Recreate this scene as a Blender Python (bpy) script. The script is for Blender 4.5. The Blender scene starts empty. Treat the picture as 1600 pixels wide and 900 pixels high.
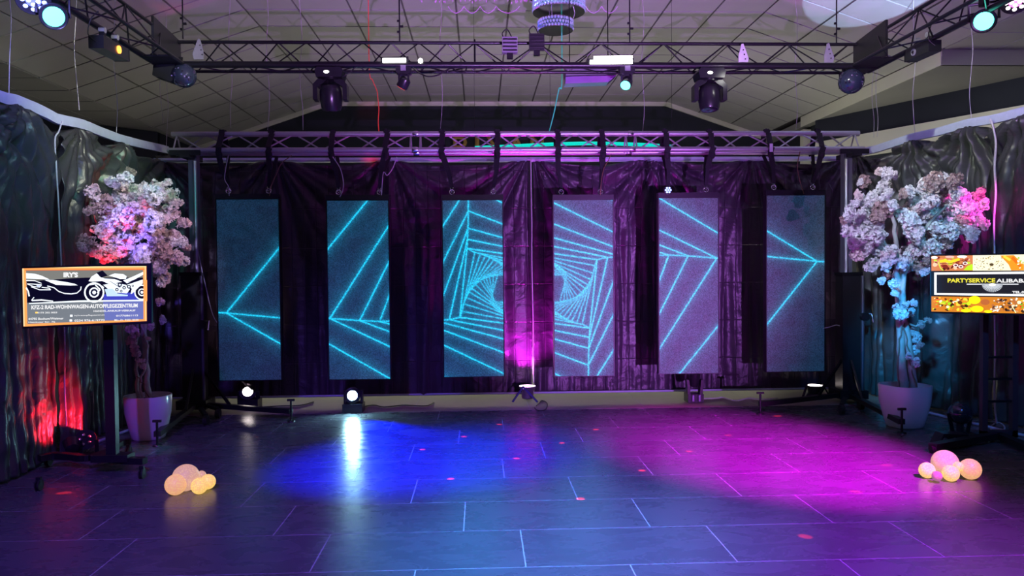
import bpy, math, random
import numpy as np
from mathutils import Vector, Matrix, noise
random.seed(7)
S = bpy.context.scene
COL = S.collection
PI = math.pi
R_ = math.radians

# ---------------------------------------------------------------- camera
FPX = 1200.0                                   # focal length in pixels of a 1600 wide frame
CAMH = 1.45
_y = Vector((-50.0, 29.0, -FPX)).normalized()   # the hall's long axis seen in camera axes
_rho = R_(0.55)
_u = Vector((-math.sin(_rho), math.cos(_rho), 0.0))
_z = (_u - _y * _u.dot(_y)).normalized()
_x = _y.cross(_z).normalized()
RW = Matrix((_x, _y, _z))                       # camera axes -> world axes
cam_data = bpy.data.cameras.new('camera')
cam_data.sensor_fit = 'HORIZONTAL'
cam_data.sensor_width = 36.0
cam_data.lens = 36.0 * FPX / 1600.0
cam = bpy.data.objects.new('camera', cam_data)
cam.matrix_world = Matrix.Translation((0, 0, CAMH)) @ RW.to_4x4()
COL.objects.link(cam)
S.camera = cam
S.view_settings.view_transform = 'Standard'
S.view_settings.look = 'None'
S.view_settings.gamma = 1.0
S.view_settings.exposure = 0.0
S.view_settings.use_curve_mapping = False
CAM = Vector((0, 0, CAMH))

def ray(px, py):
    return (RW @ Vector(((px - 800) / FPX, -(py - 450) / FPX, -1.0))).normalized()
def at(px, py, Y):
    d = ray(px, py); return CAM + d * (Y / d.y)
def fl(px, py, z=0.0):
    d = ray(px, py); return CAM + d * ((z - CAMH) / d.z)

# ---------------------------------------------------------------- world and lamps
w = bpy.data.worlds.new('night'); S.world = w
w.use_nodes = True
w.node_tree.nodes['Background'].inputs[0].default_value = (0.010, 0.011, 0.016, 1)
w.node_tree.nodes['Background'].inputs[1].default_value = 1.0

def lamp_spot(name, loc, target, power, col, angle, blend=0.6, r=0.05):
    l = bpy.data.lights.new(name, 'SPOT'); l.energy = power; l.color = col
    l.spot_size = R_(angle); l.spot_blend = blend; l.shadow_soft_size = r
    o = bpy.data.objects.new(name, l); COL.objects.link(o)
    o.location = loc
    o.rotation_euler = (Vector(target) - Vector(loc)).to_track_quat('-Z', 'Y').to_euler()
    return o
def lamp_point(name, loc, power, col, r=0.06):
    l = bpy.data.lights.new(name, 'POINT'); l.energy = power; l.color = col; l.shadow_soft_size = r
    o = bpy.data.objects.new(name, l); COL.objects.link(o); o.location = loc
    return o
def lamp_area(name, loc, target, power, col, sx, sy):
    l = bpy.data.lights.new(name, 'AREA'); l.energy = power; l.color = col
    l.shape = 'RECTANGLE'; l.size = sx; l.size_y = sy
    o = bpy.data.objects.new(name, l); COL.objects.link(o); o.location = loc
    o.rotation_euler = (Vector(target) - Vector(loc)).to_track_quat('-Z', 'Y').to_euler()
    return o

MAG = (1.0, 0.02, 0.95); VIO = (0.62, 0.22, 1.0); BLU = (0.02, 0.03, 1.0); CYA = (0.0, 0.42, 0.85)
TEAL = (0.0, 0.85, 0.55); RED = (1.0, 0.01, 0.03); WARM = (1.0, 0.93, 0.74)
# unseen house lights behind the drape, and fill lamps added
lamp_area('hall_fill', (0.6, 11.3, 1.9), (0.5, 11.6, 6), 24, (1.0, 0.95, 0.95), 5.5, 1.2)
lamp_area('hall_fill', (4.3, 10.3, 1.4), (5.3, 10.8, 3.8), 16, (0.97, 1.0, 0.80), 0.8, 2.2)
lamp_area('hall_fill', (0.4, 12.6, 0.30), (0.4, 8.0, 0.0), 75, (1.0, 0.98, 0.68), 9.0, 0.10)  # low strip added to send light out under the drape
lamp_area('hall_fill', (0.0, -1.5, 3.6), (0.3, 6, 5.2), 7, (0.85, 0.82, 1.0), 5, 0.8)  # soft fill added behind the camera to brighten the hall
# violet flood standing low behind and right of the photographer: throws the banner shadows on the drape
lamp_spot('violet_flood', (2.66, -1.5, 0.40), (1.65, 8.6, 1.2), 3900, (0.58, 0.17, 1.0), 23.5, 1.0, 0.03)
lamp_spot('violet_flood', (2.66, -1.3, 0.45), (1.9, 8.6, 2.9), 700, (0.62, 0.24, 1.0), 34, 1.0, 0.03)
lamp_spot('violet_flood', (0.9, -0.5, 0.45), (0.7, 4.6, 4.6), 5200, (0.62, 0.28, 1.0), 62, 1.0, 0.03)  # extra flood added to tint the ceiling violet
lamp_spot('blue_wash', (-2.4, 4.2, 3.0), (-4.4, 6.4, 3.9), 110, (0.30, 0.28, 1.0), 110, 1.0)
lamp_spot('magenta_wash', (3.9, 5.0, 3.0), (5.3, 7.0, 3.9), 110, (0.55, 0.25, 1.0), 110, 1.0)
# colour washes falling on the floor
lamp_spot('magenta_wash', (3.3, 2.6, 3.3), fl(1225, 715), 8500, (0.95, 0.0, 1.0), 33, 1.0)
lamp_spot('magenta_wash', (3.6, 3.0, 3.3), fl(1480, 900), 800, (0.55, 0.02, 1.0), 62, 1.0)
lamp_spot('cyan_wash', (-0.5, 2.2, 3.3), fl(870, 845), 2700, (0.0, 0.36, 0.80), 40, 1.0)
lamp_spot('cyan_wash', (-1.4, 3.2, 3.3), fl(790, 705), 1100, (0.0, 0.16, 0.75), 36, 1.0)
lamp_spot('blue_wash', (-2.6, 4.4, 3.3), fl(650, 718), 8500, (0.0, 0.008, 1.0), 33, 1.0)
lamp_spot('blue_wash', (-1.8, 1.5, 3.3), fl(420, 760), 800, (0.20, 0.07, 1.0), 60, 1.0)
lamp_spot('violet_wash', (1.6, 1.2, 3.3), fl(1080, 870), 1900, (0.24, 0.02, 1.0), 56, 1.0)
# side drapes
lamp_spot('teal_wash', (-1.4, 4.4, 3.0), (-3.5, 8.0, 2.1), 150, (0.02, 0.9, 0.55), 20, 0.9)
lamp_spot('teal_wash', (-1.0, 3.0, 3.0), (-3.3, 5.9, 2.1), 110, (0.05, 0.8, 0.6), 18, 0.9)
lamp_spot('teal_wash', (2.5, 4.7, 1.9), at(1412, 510, 7.1), 700, (0.03, 0.40, 1.0), 21, 0.9)
lamp_spot('blue_wash', (3.0, 2.6, 3.2), (4.75, 6.4, 1.0), 300, (0.03, 0.25, 1.0), 40, 0.9)
lamp_spot('white_wash', (1.5, 3.0, 3.6), (-3.5, 6.9, 2.85), 1150, (0.95, 1.0, 0.78), 23, 1.0, 0.05)
lamp_spot('white_wash', (1.0, 2.0, 2.0), (-3.4, 6.3, 2.72), 160, (0.5, 0.7, 1.0), 26, 1.0, 0.05)
lamp_spot('white_wash', (-0.5, 3.0, 3.6), (4.7, 7.4, 2.75), 900, (0.95, 1.0, 0.78), 23, 1.0, 0.05)
lamp_spot('white_wash', (0.8, 2.0, 2.0), (4.6, 7.4, 2.7), 160, (0.5, 0.7, 1.0), 24, 1.0, 0.05)
# trees
lamp_spot('red_wash', (-3.05, 5.75, 0.25), at(165, 400, 6.5), 300, RED, 17, 0.8)
lamp_spot('blue_wash', (-2.0, 2.6, 3.2), at(200, 345, 6.4), 2400, (0.16, 0.12, 1.0), 6.5, 0.9)
lamp_spot('violet_wash', (-1.8, 2.9, 3.2), at(205, 330, 6.4), 560, (0.62, 0.55, 1.0), 16, 0.9)
lamp_spot('white_wash', (0.8, 4.4, 3.4), at(272, 365, 6.5), 380, (1.0, 0.66, 0.62), 13, 0.9)
lamp_spot('white_wash', (0.5, 3.0, 3.4), at(1390, 350, 7.0), 1000, (0.62, 0.72, 1.0), 20, 0.9)
lamp_spot('teal_wash', (2.5, 3.0, 3.4), at(1430, 385, 7.0), 260, (0.15, 0.85, 1.0), 12, 0.9)
lamp_spot('pink_wash', (3.9, 2.6, 3.3), at(1510, 335, 6.9), 3400, (1.0, 0.03, 0.62), 8.0, 0.6)
lamp_spot('teal_wash', (0.5, 4.6, 3.2), fl(268, 668, 0.2), 260, (0.1, 0.9, 0.9), 6, 0.9)
lamp_spot('magenta_wash', (-2.9, 3.0, 2.6), fl(200, 680, 0.2), 120, (1.0, 0.1, 0.6), 9, 0.9)
# light patch on the ceiling with the shadow of the truss in it
lamp_spot('ceiling_beam', (3.62, 4.7, 2.95), at(1350, -58, 8.3), 1700, (0.45, 0.62, 1.0), 19, 0.04, 0.01)
# blue beam of the lamp on the floor, glow of the uplighters
lamp_spot('blue_beam', at(551, 618, 7.85) + Vector((0.03, -0.14, 0)), fl(690, 700), 1600, (0.0, 0.01, 1.0), 44, 0.9)
lamp_spot('magenta_uplight', at(823, 600, 8.42) + Vector((0, -0.02, 0.03)), at(826, 300, 8.66), 170, (1.0, 0.02, 1.0), 118, 0.8, 0.03)
lamp_spot('white_uplight', at(1273, 600, 8.3) + Vector((0, 0, 0.03)), at(1262, 300, 8.66), 18, (1, 0.8, 0.85), 70, 0.8, 0.03)
lamp_spot('white_uplight', at(387, 609, 8.2) + Vector((0, 0, 0.04)), at(375, 480, 8.75), 10, (1, 0.72, 0.72), 80, 0.8, 0.03)
lamp_spot('red_uplight', (-2.92, 6.35, 0.12), (-3.35, 6.1, 0.42), 120, RED, 70, 0.7, 0.02)
lamp_spot('red_beam', at(575, 300, 6.4), at(578, 245, 8.62), 260, RED, 5, 0.8)
for px, py in ((780, 663), (725, 682), (660, 702), (807, 716), (878, 692), (704, 748), (907, 779), (931, 671),
               (1077, 705), (1003, 735), (1138, 680), (1337, 768), (1258, 838), (1215, 650), (1385, 727), (100, 770)):
    lamp_spot('red_beam', (0.2, 5.9, 3.1), fl(px, py), 5200, (1, 0.03, 0.03), 0.9, 0.5, 0.005)

# ---------------------------------------------------------------- materials
def lin(h):
    if isinstance(h, str):
        c = [int(h[i:i + 2], 16) / 255 for i in (0, 2, 4)]
        return tuple(x / 12.92 if x <= 0.04045 else ((x + 0.055) / 1.055) ** 2.4 for x in c)
    return tuple(h)
MATS = {}
def mat(name, col=(0.5, 0.5, 0.5), rough=0.5, metal=0.0, emit=None, es=1.0, noise_scale=0, noise_amt=0.2,
        bump=0, bump_scale=60, coat=0, trans=0, spec=0.5):
    if name in MATS: return MATS[name]
    m = bpy.data.materials.new(name); m.use_nodes = True
    nt = m.node_tree; b = nt.nodes['Principled BSDF']
    c = lin(col)
    b.inputs['Base Color'].default_value = (*c, 1)
    b.inputs['Roughness'].default_value = rough
    b.inputs['Metallic'].default_value = metal
    b.inputs['Coat Weight'].default_value = coat
    b.inputs['Transmission Weight'].default_value = trans
    b.inputs['Specular IOR Level'].default_value = spec
    tc = nt.nodes.new('ShaderNodeTexCoord')
    if noise_scale:
        n = nt.nodes.new('ShaderNodeTexNoise'); n.inputs['Scale'].default_value = noise_scale; n.inputs['Detail'].default_value = 4
        nt.links.new(tc.outputs['Object'], n.inputs['Vector'])
        mx = nt.nodes.new('ShaderNodeMix'); mx.data_type = 'RGBA'
        mx.inputs[6].default_value = (*[x * (1 - noise_amt) for x in c], 1)
        mx.inputs[7].default_value = (*[min(1, x * (1 + noise_amt)) for x in c], 1)
        nt.links.new(n.outputs['Fac'], mx.inputs[0]); nt.links.new(mx.outputs[2], b.inputs['Base Color'])
    if bump:
        n2 = nt.nodes.new('ShaderNodeTexNoise'); n2.inputs['Scale'].default_value = bump_scale; n2.inputs['Detail'].default_value = 3
        nt.links.new(tc.outputs['Object'], n2.inputs['Vector'])
        bp = nt.nodes.new('ShaderNodeBump'); bp.inputs['Strength'].default_value = bump; bp.inputs['Distance'].default_value = 0.01
        nt.links.new(n2.outputs['Fac'], bp.inputs['Height']); nt.links.new(bp.outputs['Normal'], b.inputs['Normal'])
    if emit is not None:
        b.inputs['Emission Color'].default_value = (*lin(emit), 1)
        b.inputs['Emission Strength'].default_value = es
    MATS[name] = m
    return m

M_black = mat('black_paint', (0.012, 0.012, 0.014), 0.42, noise_scale=30)
M_blackmetal = mat('black_powder_coat', (0.010, 0.010, 0.013), 0.34, 0.2, noise_scale=40)
M_plastic = mat('black_plastic', (0.016, 0.016, 0.020), 0.28, noise_scale=20)
M_rubber = mat('rubber', (0.012, 0.012, 0.012), 0.7, noise_scale=50)
M_alu = mat('aluminium', (0.52, 0.52, 0.56), 0.38, 0.7, noise_scale=25, noise_amt=0.12)
M_chrome = mat('chrome', (0.8, 0.8, 0.85), 0.15, 1.0, noise_scale=10, noise_amt=0.05)
M_web = mat('webbing', (0.013, 0.012, 0.017), 0.75, bump=0.5, bump_scale=250, noise_scale=60)
M_ceil = mat('ceiling_tile', (0.44, 0.43, 0.42), 0.9, bump=0.25, bump_scale=90, noise_scale=3, noise_amt=0.07)
M_grid = mat('ceiling_grid', (0.15, 0.145, 0.14), 0.8, noise_scale=9)
M_plaster = mat('plaster', (0.30, 0.29, 0.28), 0.9, bump=0.1, noise_scale=5, noise_amt=0.06)
M_cream = mat('cream_paint', (0.80, 0.80, 0.66), 0.7, noise_scale=4, noise_amt=0.05)
M_navy = mat('navy_wall_paint', (0.020, 0.024, 0.040), 0.75, noise_scale=3, noise_amt=0.2)
M_wall = mat('hall_wall_paint', (0.10, 0.10, 0.11), 0.85, noise_scale=3)
M_band = mat('batten_sleeve', (0.52, 0.60, 0.74), 0.5, bump=0.4, bump_scale=25, noise_scale=18, noise_amt=0.12)  # blue-white lamp light tinted into the pale sleeve colour
M_cord = mat('white_cord', (0.6, 0.6, 0.62), 0.5, noise_scale=60)
M_cordblack = mat('black_cable', (0.012, 0.012, 0.012), 0.5, noise_scale=60)
M_cordbrown = mat('brown_cord', (0.22, 0.12, 0.07), 0.6, noise_scale=60)
M_pot = mat('glazed_pot', (0.68, 0.66, 0.66), 0.28, coat=0.3, noise_scale=6, noise_amt=0.04)
M_soil = mat('soil', (0.03, 0.022, 0.016), 0.95, bump=0.8, bump_scale=120, noise_scale=60)
M_trunk = mat('pale_trunk', (0.42, 0.36, 0.32), 0.7, bump=0.6, bump_scale=45, noise_scale=14, noise_amt=0.35)
M_twig = mat('twig', (0.20, 0.13, 0.09), 0.8, bump=0.3, noise_scale=30)
M_gold = mat('gold_letters', (0.55, 0.33, 0.10), 0.5, 0.1, noise_scale=12)
M_crystal = mat('crystal', (0.55, 0.68, 0.95), 0.06, 0.35, noise_scale=30, noise_amt=0.5, emit=(0.15, 0.22, 0.6), es=0.25)  # blue lamp light put into the crystal's colour and emission
M_crystalv = mat('violet_crystal', (0.7, 0.5, 0.95), 0.08, 0.35, noise_scale=30, noise_amt=0.5, emit=(0.45, 0.10, 0.75), es=0.35)  # violet glitter put in as a faint emission
M_grey = mat('grey_housing', (0.20, 0.19, 0.24), 0.45, noise_scale=12)
M_blossomA = mat('pink_blossom', (0.72, 0.55, 0.55), 0.75, noise_scale=22, noise_amt=0.3)
M_blossomB = mat('pale_blossom', (0.74, 0.68, 0.68), 0.75, noise_scale=22, noise_amt=0.3)
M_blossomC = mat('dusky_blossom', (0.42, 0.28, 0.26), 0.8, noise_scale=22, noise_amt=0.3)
M_leaf = mat('leaf', (0.12, 0.30, 0.12), 0.6, noise_scale=20)
def emis(name, col, s): return mat(name, (0.02, 0.02, 0.02), 0.4, emit=col, es=s, noise_scale=10)
E_white = emis('lamp_white', (1, 0.98, 0.92), 9)
E_teal = emis('lamp_teal', (0.10, 1.0, 0.75), 5)
E_tealrim = emis('lamp_teal_rim', (0.0, 0.55, 0.42), 1.0)
E_blue = emis('lamp_blue', (0.10, 0.12, 1.0), 3.5)
E_blueled = emis('led_blue', (0.30, 0.42, 1.0), 5)
E_bluecore = emis('lamp_blue_core', (0.40, 0.85, 1.0), 420)
E_bluerim = emis('lamp_blue_rim', (0.01, 0.03, 1.0), 110)
E_pink = emis('lamp_pink', (1.0, 0.10, 0.75), 4)
E_red = emis('lamp_red', (1.0, 0.05, 0.03), 2.5)
E_orange = emis('lamp_orange', (1.0, 0.28, 0.04), 3.5)
E_warm = emis('lamp_warm', (1.0, 0.86, 0.84), 9)
E_cyan = emis('glow_cyan', (0.0, 0.75, 0.62), 1.0)
E_lensdark = mat('dark_lens', (0.02, 0.015, 0.03), 0.08, coat=0.6, noise_scale=9)

# drape: glossy black plastic sheet with packing creases and crumple relief
def drape_mat(name, base, rough, grid=True, seed=0.0):
    m = bpy.data.materials.new(name); m.use_nodes = True
    nt = m.node_tree; b = nt.nodes['Principled BSDF']; L = nt.links.new
    b.inputs['Base Color'].default_value = (*base, 1)
    b.inputs['Roughness'].default_value = rough
    tc = nt.nodes.new('ShaderNodeTexCoord')
    mp = nt.nodes.new('ShaderNodeMapping'); mp.inputs['Location'].default_value = (seed, seed, 0)
    L(tc.outputs['UV'], mp.inputs['Vector'])
    n1 = nt.nodes.new('ShaderNodeTexNoise'); n1.inputs['Scale'].default_value = 4.0; n1.inputs['Detail'].default_value = 5; n1.inputs['Distortion'].default_value = 0.8
    L(mp.outputs[0], n1.inputs['Vector'])
    n2 = nt.nodes.new('ShaderNodeTexVoronoi'); n2.feature = 'DISTANCE_TO_EDGE'; n2.inputs['Scale'].default_value = 5.0
    mp2 = nt.nodes.new('ShaderNodeMapping'); mp2.inputs['Scale'].default_value = (1.0, 2.4, 1)
    nw = nt.nodes.new('ShaderNodeMix'); nw.data_type = 'VECTOR'; nw.inputs[0].default_value = 0.12
    L(mp.outputs[0], nw.inputs[4]); L(n1.outputs['Color'], nw.inputs[5]); L(nw.outputs[1], mp2.inputs['Vector'])
    L(mp2.outputs[0], n2.inputs['Vector'])
    add = nt.nodes.new('ShaderNodeMath'); add.operation = 'MULTIPLY_ADD'; add.inputs[1].default_value = 0.16 if not grid else 0.25
    if not grid: mp.inputs['Scale'].default_value = (1.3, 0.8, 1)
    L(n2.outputs['Distance'], add.inputs[0]); L(n1.outputs['Fac'], add.inputs[2])
    h = add.outputs[0]
    if grid:
        br = nt.nodes.new('ShaderNodeTexBrick'); br.offset = 0.0
        br.inputs['Scale'].default_value = 1.0; br.inputs['Mortar Size'].default_value = 0.007; br.inputs['Mortar Smooth'].default_value = 1.0
        br.inputs['Brick Width'].default_value = 0.135; br.inputs['Row Height'].default_value = 0.42
        br.inputs['Color1'].default_value = (1, 1, 1, 1); br.inputs['Color2'].default_value = (1, 1, 1, 1); br.inputs['Mortar'].default_value = (0, 0, 0, 1)
        wob = nt.nodes.new('ShaderNodeMix'); wob.data_type = 'VECTOR'; wob.inputs[0].default_value = 0.02
        L(mp.outputs[0], wob.inputs[4]); L(n1.outputs['Color'], wob.inputs[5]); L(wob.outputs[1], br.inputs['Vector'])
        a2 = nt.nodes.new('ShaderNodeMath'); a2.operation = 'MULTIPLY_ADD'; a2.inputs[1].default_value = 0.16
        L(br.outputs['Color'], a2.inputs[0]); L(h, a2.inputs[2]); h = a2.outputs[0]
    bp = nt.nodes.new('ShaderNodeBump'); bp.inputs['Strength'].default_value = 0.8; bp.inputs['Distance'].default_value = 0.035
    L(h, bp.inputs['Height']); L(bp.outputs['Normal'], b.inputs['Normal'])
    return m
M_drape = drape_mat('black_drape', (0.050, 0.036, 0.056), 0.40, True)
M_drape2 = drape_mat('side_drape', (0.050, 0.054, 0.052), 0.33, False, 3.0)

# slate floor tile
def slate(name, c1, c2, rough, seed):
    m = bpy.data.materials.new(name); m.use_nodes = True
    nt = m.node_tree; b = nt.nodes['Principled BSDF']; L = nt.links.new
    tc = nt.nodes.new('ShaderNodeTexCoord'); g = nt.nodes.new('ShaderNodeNewGeometry')
    mp = nt.nodes.new('ShaderNodeMapping'); mp.inputs['Rotation'].default_value = (0, 0, 0.35); mp.inputs['Scale'].default_value = (2.2, 4.2, 1); mp.inputs['Location'].default_value = (seed, seed, 0)
    L(g.outputs['Position'], mp.inputs['Vector'])
    n = nt.nodes.new('ShaderNodeTexNoise'); n.inputs['Scale'].default_value = 1.6; n.inputs['Detail'].default_value = 9; n.inputs['Roughness'].default_value = 0.62; n.inputs['Distortion'].default_value = 0.9
    L(mp.outputs[0], n.inputs['Vector'])
    mx = nt.nodes.new('ShaderNodeMix'); mx.data_type = 'RGBA'
    mx.inputs[6].default_value = (*c1, 1); mx.inputs[7].default_value = (*c2, 1)
    L(n.outputs['Fac'], mx.inputs[0]); L(mx.outputs[2], b.inputs['Base Color'])
    mr = nt.nodes.new('ShaderNodeMapRange'); mr.inputs[3].default_value = rough - 0.05; mr.inputs[4].default_value = rough + 0.08
    L(n.outputs['Fac'], mr.inputs[0]); L(mr.outputs[0], b.inputs['Roughness'])
    bp = nt.nodes.new('ShaderNodeBump'); bp.inputs['Strength'].default_value = 0.13; bp.inputs['Distance'].default_value = 0.006
    L(n.outputs['Fac'], bp.inputs['Height']); L(bp.outputs['Normal'], b.inputs['Normal'])
    b.inputs['Specular IOR Level'].default_value = 0.42
    return m
M_tile = slate('slate_tile', (0.050, 0.050, 0.058), (0.120, 0.120, 0.130), 0.26, 0)
M_tile2 = slate('leak_lit_tile', (0.26, 0.25, 0.18), (0.40, 0.38, 0.28), 0.5, 4)  # paler olive colour stands in for light leaking under the drape
M_grout = mat('grout', (0.36, 0.36, 0.40), 0.6, noise_scale=20)

def attr_mat(name, strength, base=(0.02, 0.02, 0.02), rough=0.3, grain=0.0):
    m = bpy.data.materials.new(name); m.use_nodes = True
    nt = m.node_tree; b = nt.nodes['Principled BSDF']; L = nt.links.new
    a = nt.nodes.new('ShaderNodeAttribute'); a.attribute_name = 'col'
    b.inputs['Base Color'].default_value = (*base, 1); b.inputs['Roughness'].default_value = rough
    b.inputs['Emission Strength'].default_value = strength
    if grain:
        tc = nt.nodes.new('ShaderNodeTexCoord'); n = nt.nodes.new('ShaderNodeTexWhiteNoise')
        mp = nt.nodes.new('ShaderNodeVectorMath'); mp.operation = 'SNAP'; mp.inputs[1].default_value = (0.0064, 0.5, 0.0064)
        L(tc.outputs['Object'], mp.inputs[0]); L(mp.outputs[0], n.inputs['Vector'])
        mr = nt.nodes.new('ShaderNodeMapRange'); mr.inputs[3].default_value = 1 - grain; mr.inputs[4].default_value = 1 + grain
        L(n.outputs['Value'], mr.inputs[0])
        vm = nt.nodes.new('ShaderNodeVectorMath'); vm.operation = 'SCALE'
        L(a.outputs['Color'], vm.inputs[0]); L(mr.outputs[0], vm.inputs['Scale']); L(vm.outputs[0], b.inputs['Emission Color'])
        mb = nt.nodes.new('ShaderNodeMapRange'); mb.inputs[3].default_value = base[0] * 0.5; mb.inputs[4].default_value = base[0] * 1.5
        L(n.outputs['Value'], mb.inputs[0]); L(mb.outputs[0], b.inputs['Base Color'])
    else:
        L(a.outputs['Color'], b.inputs['Emission Color'])
    return m
M_led = attr_mat('led_wall', 1.0, (0.10, 0.10, 0.10), 0.55, 0.45)
M_tv = attr_mat('tv_picture', 1.4, (0.01, 0.01, 0.01), 0.2)

# ---------------------------------------------------------------- object helpers
def worldloc(o):
    v = Vector((0, 0, 0))
    while o is not None: v += o.location; o = o.parent
    return v
class MB:
    def __init__(s): s.v = []; s.f = []
    def _add(s, vs, fs, M=None):
        k = len(s.v)
        s.v += [tuple(M @ Vector(p)) if M is not None else tuple(p) for p in vs]
        s.f += [tuple(i + k for i in f) for f in fs]; return s
    def box(s, c, d, M=None):
        cx, cy, cz = c; a, b, e = d[0] / 2, d[1] / 2, d[2] / 2
        vs = [(cx + i * a, cy + j * b, cz + k * e) for i in (-1, 1) for j in (-1, 1) for k in (-1, 1)]
        return s._add(vs, [(0, 1, 3, 2), (4, 6, 7, 5), (0, 4, 5, 1), (2, 3, 7, 6), (0, 2, 6, 4), (1, 5, 7, 3)], M)
    def bar(s, a, b, w, h=None, up=(0, 0, 1)):
        a = Vector(a); b = Vector(b); h = h or w; d = (b - a).normalized(); u = Vector(up)
        if abs(d.dot(u)) > 0.98: u = Vector((1, 0, 0))
        sd = d.cross(u).normalized() * (w / 2); uu = sd.cross(d).normalized() * (h / 2)
        vs = [p + i * sd + j * uu for p in (a, b) for i in (-1, 1) for j in (-1, 1)]
        return s._add(vs, [(0, 1, 3, 2), (4, 6, 7, 5), (0, 4, 5, 1), (2, 3, 7, 6), (0, 2, 6, 4), (1, 5, 7, 3)])
    def tube(s, pts, r, n=8, cap=True, M=None):
        pts = [Vector(p) for p in pts]; rs = r if isinstance(r, (list, tuple)) else [r] * len(pts)
        vs = []; fs = []; ref = None
        for i, p in enumerate(pts):
            d = (pts[min(i + 1, len(pts) - 1)] - pts[max(i - 1, 0)]).normalized()
            if ref is None: ref = Vector((0, 0, 1)) if abs(d.z) < 0.9 else Vector((1, 0, 0))
            a = d.cross(ref).normalized(); b = a.cross(d).normalized(); ref = b
            for k in range(n):
                t = 2 * PI * k / n; vs.append(p + (a * math.cos(t) + b * math.sin(t)) * rs[i])
        for i in range(len(pts) - 1):
            for k in range(n):
                fs.append((i * n + k, i * n + (k + 1) % n, (i + 1) * n + (k + 1) % n, (i + 1) * n + k))
        if cap: fs += [tuple(range(n))[::-1], tuple(range((len(pts) - 1) * n, len(pts) * n))]
        return s._add(vs, fs, M)
    def lathe(s, prof, n=24, M=None, sq=None):
        vs = []; fs = []
        for r, z in prof:
            for k in range(n):
                t = 2 * PI * k / n; c, q = math.cos(t), math.sin(t); m = 1
                if sq: m = (abs(c) ** sq + abs(q) ** sq) ** (-1 / sq)
                vs.append((r * c * m, r * q * m, z))
        for i in range(len(prof) - 1):
            for k in range(n):
                fs.append((i * n + k, i * n + (k + 1) % n, (i + 1) * n + (k + 1) % n, (i + 1) * n + k))
        if prof[0][0] > 1e-6: fs.append(tuple(range(n))[::-1])
        if prof[-1][0] > 1e-6: fs.append(tuple(range((len(prof) - 1) * n, len(prof) * n)))
        return s._add(vs, fs, M)
    def sphere(s, c, r, n=16, m=10, sc=(1, 1, 1)):
        prof = [(max(1e-5, math.sin(PI * i / m)) , -math.cos(PI * i / m)) for i in range(m + 1)]
        return s.lathe(prof, n, Matrix.Translation(c) @ Matrix.Diagonal((r * sc[0], r * sc[1], r * sc[2], 1)))
    def poly(s, pts):
        return s._add(pts, [tuple(range(len(pts)))])
    def prism(s, pts, d):
        d = Vector(d); n = len(pts); pts = [Vector(p) for p in pts]
        vs = pts + [p + d for p in pts]
        fs = [tuple(range(n)), tuple(range(n, 2 * n))[::-1]] + [(i, i + n, (i + 1) % n + n, (i + 1) % n) for i in range(n)]
        return s._add(vs, fs)
    def build(s, name, m, parent=None, world=True, smooth=None, kind=None):
        me = bpy.data.meshes.new(name)
        v = s.v
        if parent is not None and world:
            o = worldloc(parent); v = [(a[0] - o.x, a[1] - o.y, a[2] - o.z) for a in v]
        me.from_pydata(v, [], s.f)
        me.materials.append(m)
        if smooth is not None:
            me.polygons.foreach_set('use_smooth', [True] * len(me.polygons))
            me.set_sharp_from_angle(angle=R_(smooth))
        me.update()
        ob = bpy.data.objects.new(name, me); COL.objects.link(ob)
        if parent is not None: ob.parent = parent
        if kind: ob['kind'] = kind
        return ob
def inst(src, name, loc, rot=None, scale=None, parent=None):
    o = bpy.data.objects.new(name, src.data if hasattr(src, 'data') else src); COL.objects.link(o)
    if parent is not None: o.parent = parent
    o.location = loc
    if rot is not None: o.rotation_euler = rot
    if scale is not None: o.scale = scale if hasattr(scale, '__len__') else (scale,) * 3
    return o
def thing(name, label, cat, loc=(0, 0, 0), rot=(0, 0, 0), group=None):
    o = bpy.data.objects.new(name, None); o.empty_display_size = 0.1; COL.objects.link(o)
    o.location = loc; o.rotation_euler = rot; o['label'] = label; o['category'] = cat
    if group: o['group'] = group
    return o
def tag(o, label, cat, group=None, kind=None):
    o['label'] = label; o['category'] = cat
    if group: o['group'] = group
    if kind: o['kind'] = kind
    return o
def struct(o): o['kind'] = 'structure'; return o
def textmesh(name, text, m, frame, height, width, parent, bold=0.0, align='LEFT'):
    """flat lettering; frame = (origin, right, up) in world space; scaled to width x height"""
    cu = bpy.data.curves.new(name, 'FONT'); cu.body = text; cu.resolution_u = 3; cu.offset = bold; cu.extrude = 0.0
    tmp = bpy.data.objects.new('tmp', cu); COL.objects.link(tmp)
    bpy.context.view_layer.update()
    me = bpy.data.meshes.new_from_object(tmp.evaluated_get(bpy.context.evaluated_depsgraph_get()))
    bpy.data.objects.remove(tmp)
    n = len(me.vertices); co = np.empty(n * 3); me.vertices.foreach_get('co', co); co = co.reshape(-1, 3)
    mn, mxx = co.min(0), co.max(0)
    sx = width / (mxx[0] - mn[0]); sy = height / (mxx[1] - mn[1])
    o, r, u = frame; wl = worldloc(parent); out = []
    for c in co:
        p = o + r * float((c[0] - mn[0]) * sx) + u * float((c[1] - mn[1]) * sy)
        out.append((p.x - wl.x, p.y - wl.y, p.z - wl.z))
    me.vertices.foreach_set('co', np.array(out).ravel()); me.materials.clear(); me.materials.append(m); me.update()
    ob = bpy.data.objects.new(name, me); COL.objects.link(ob); ob.parent = parent
    return ob
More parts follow.
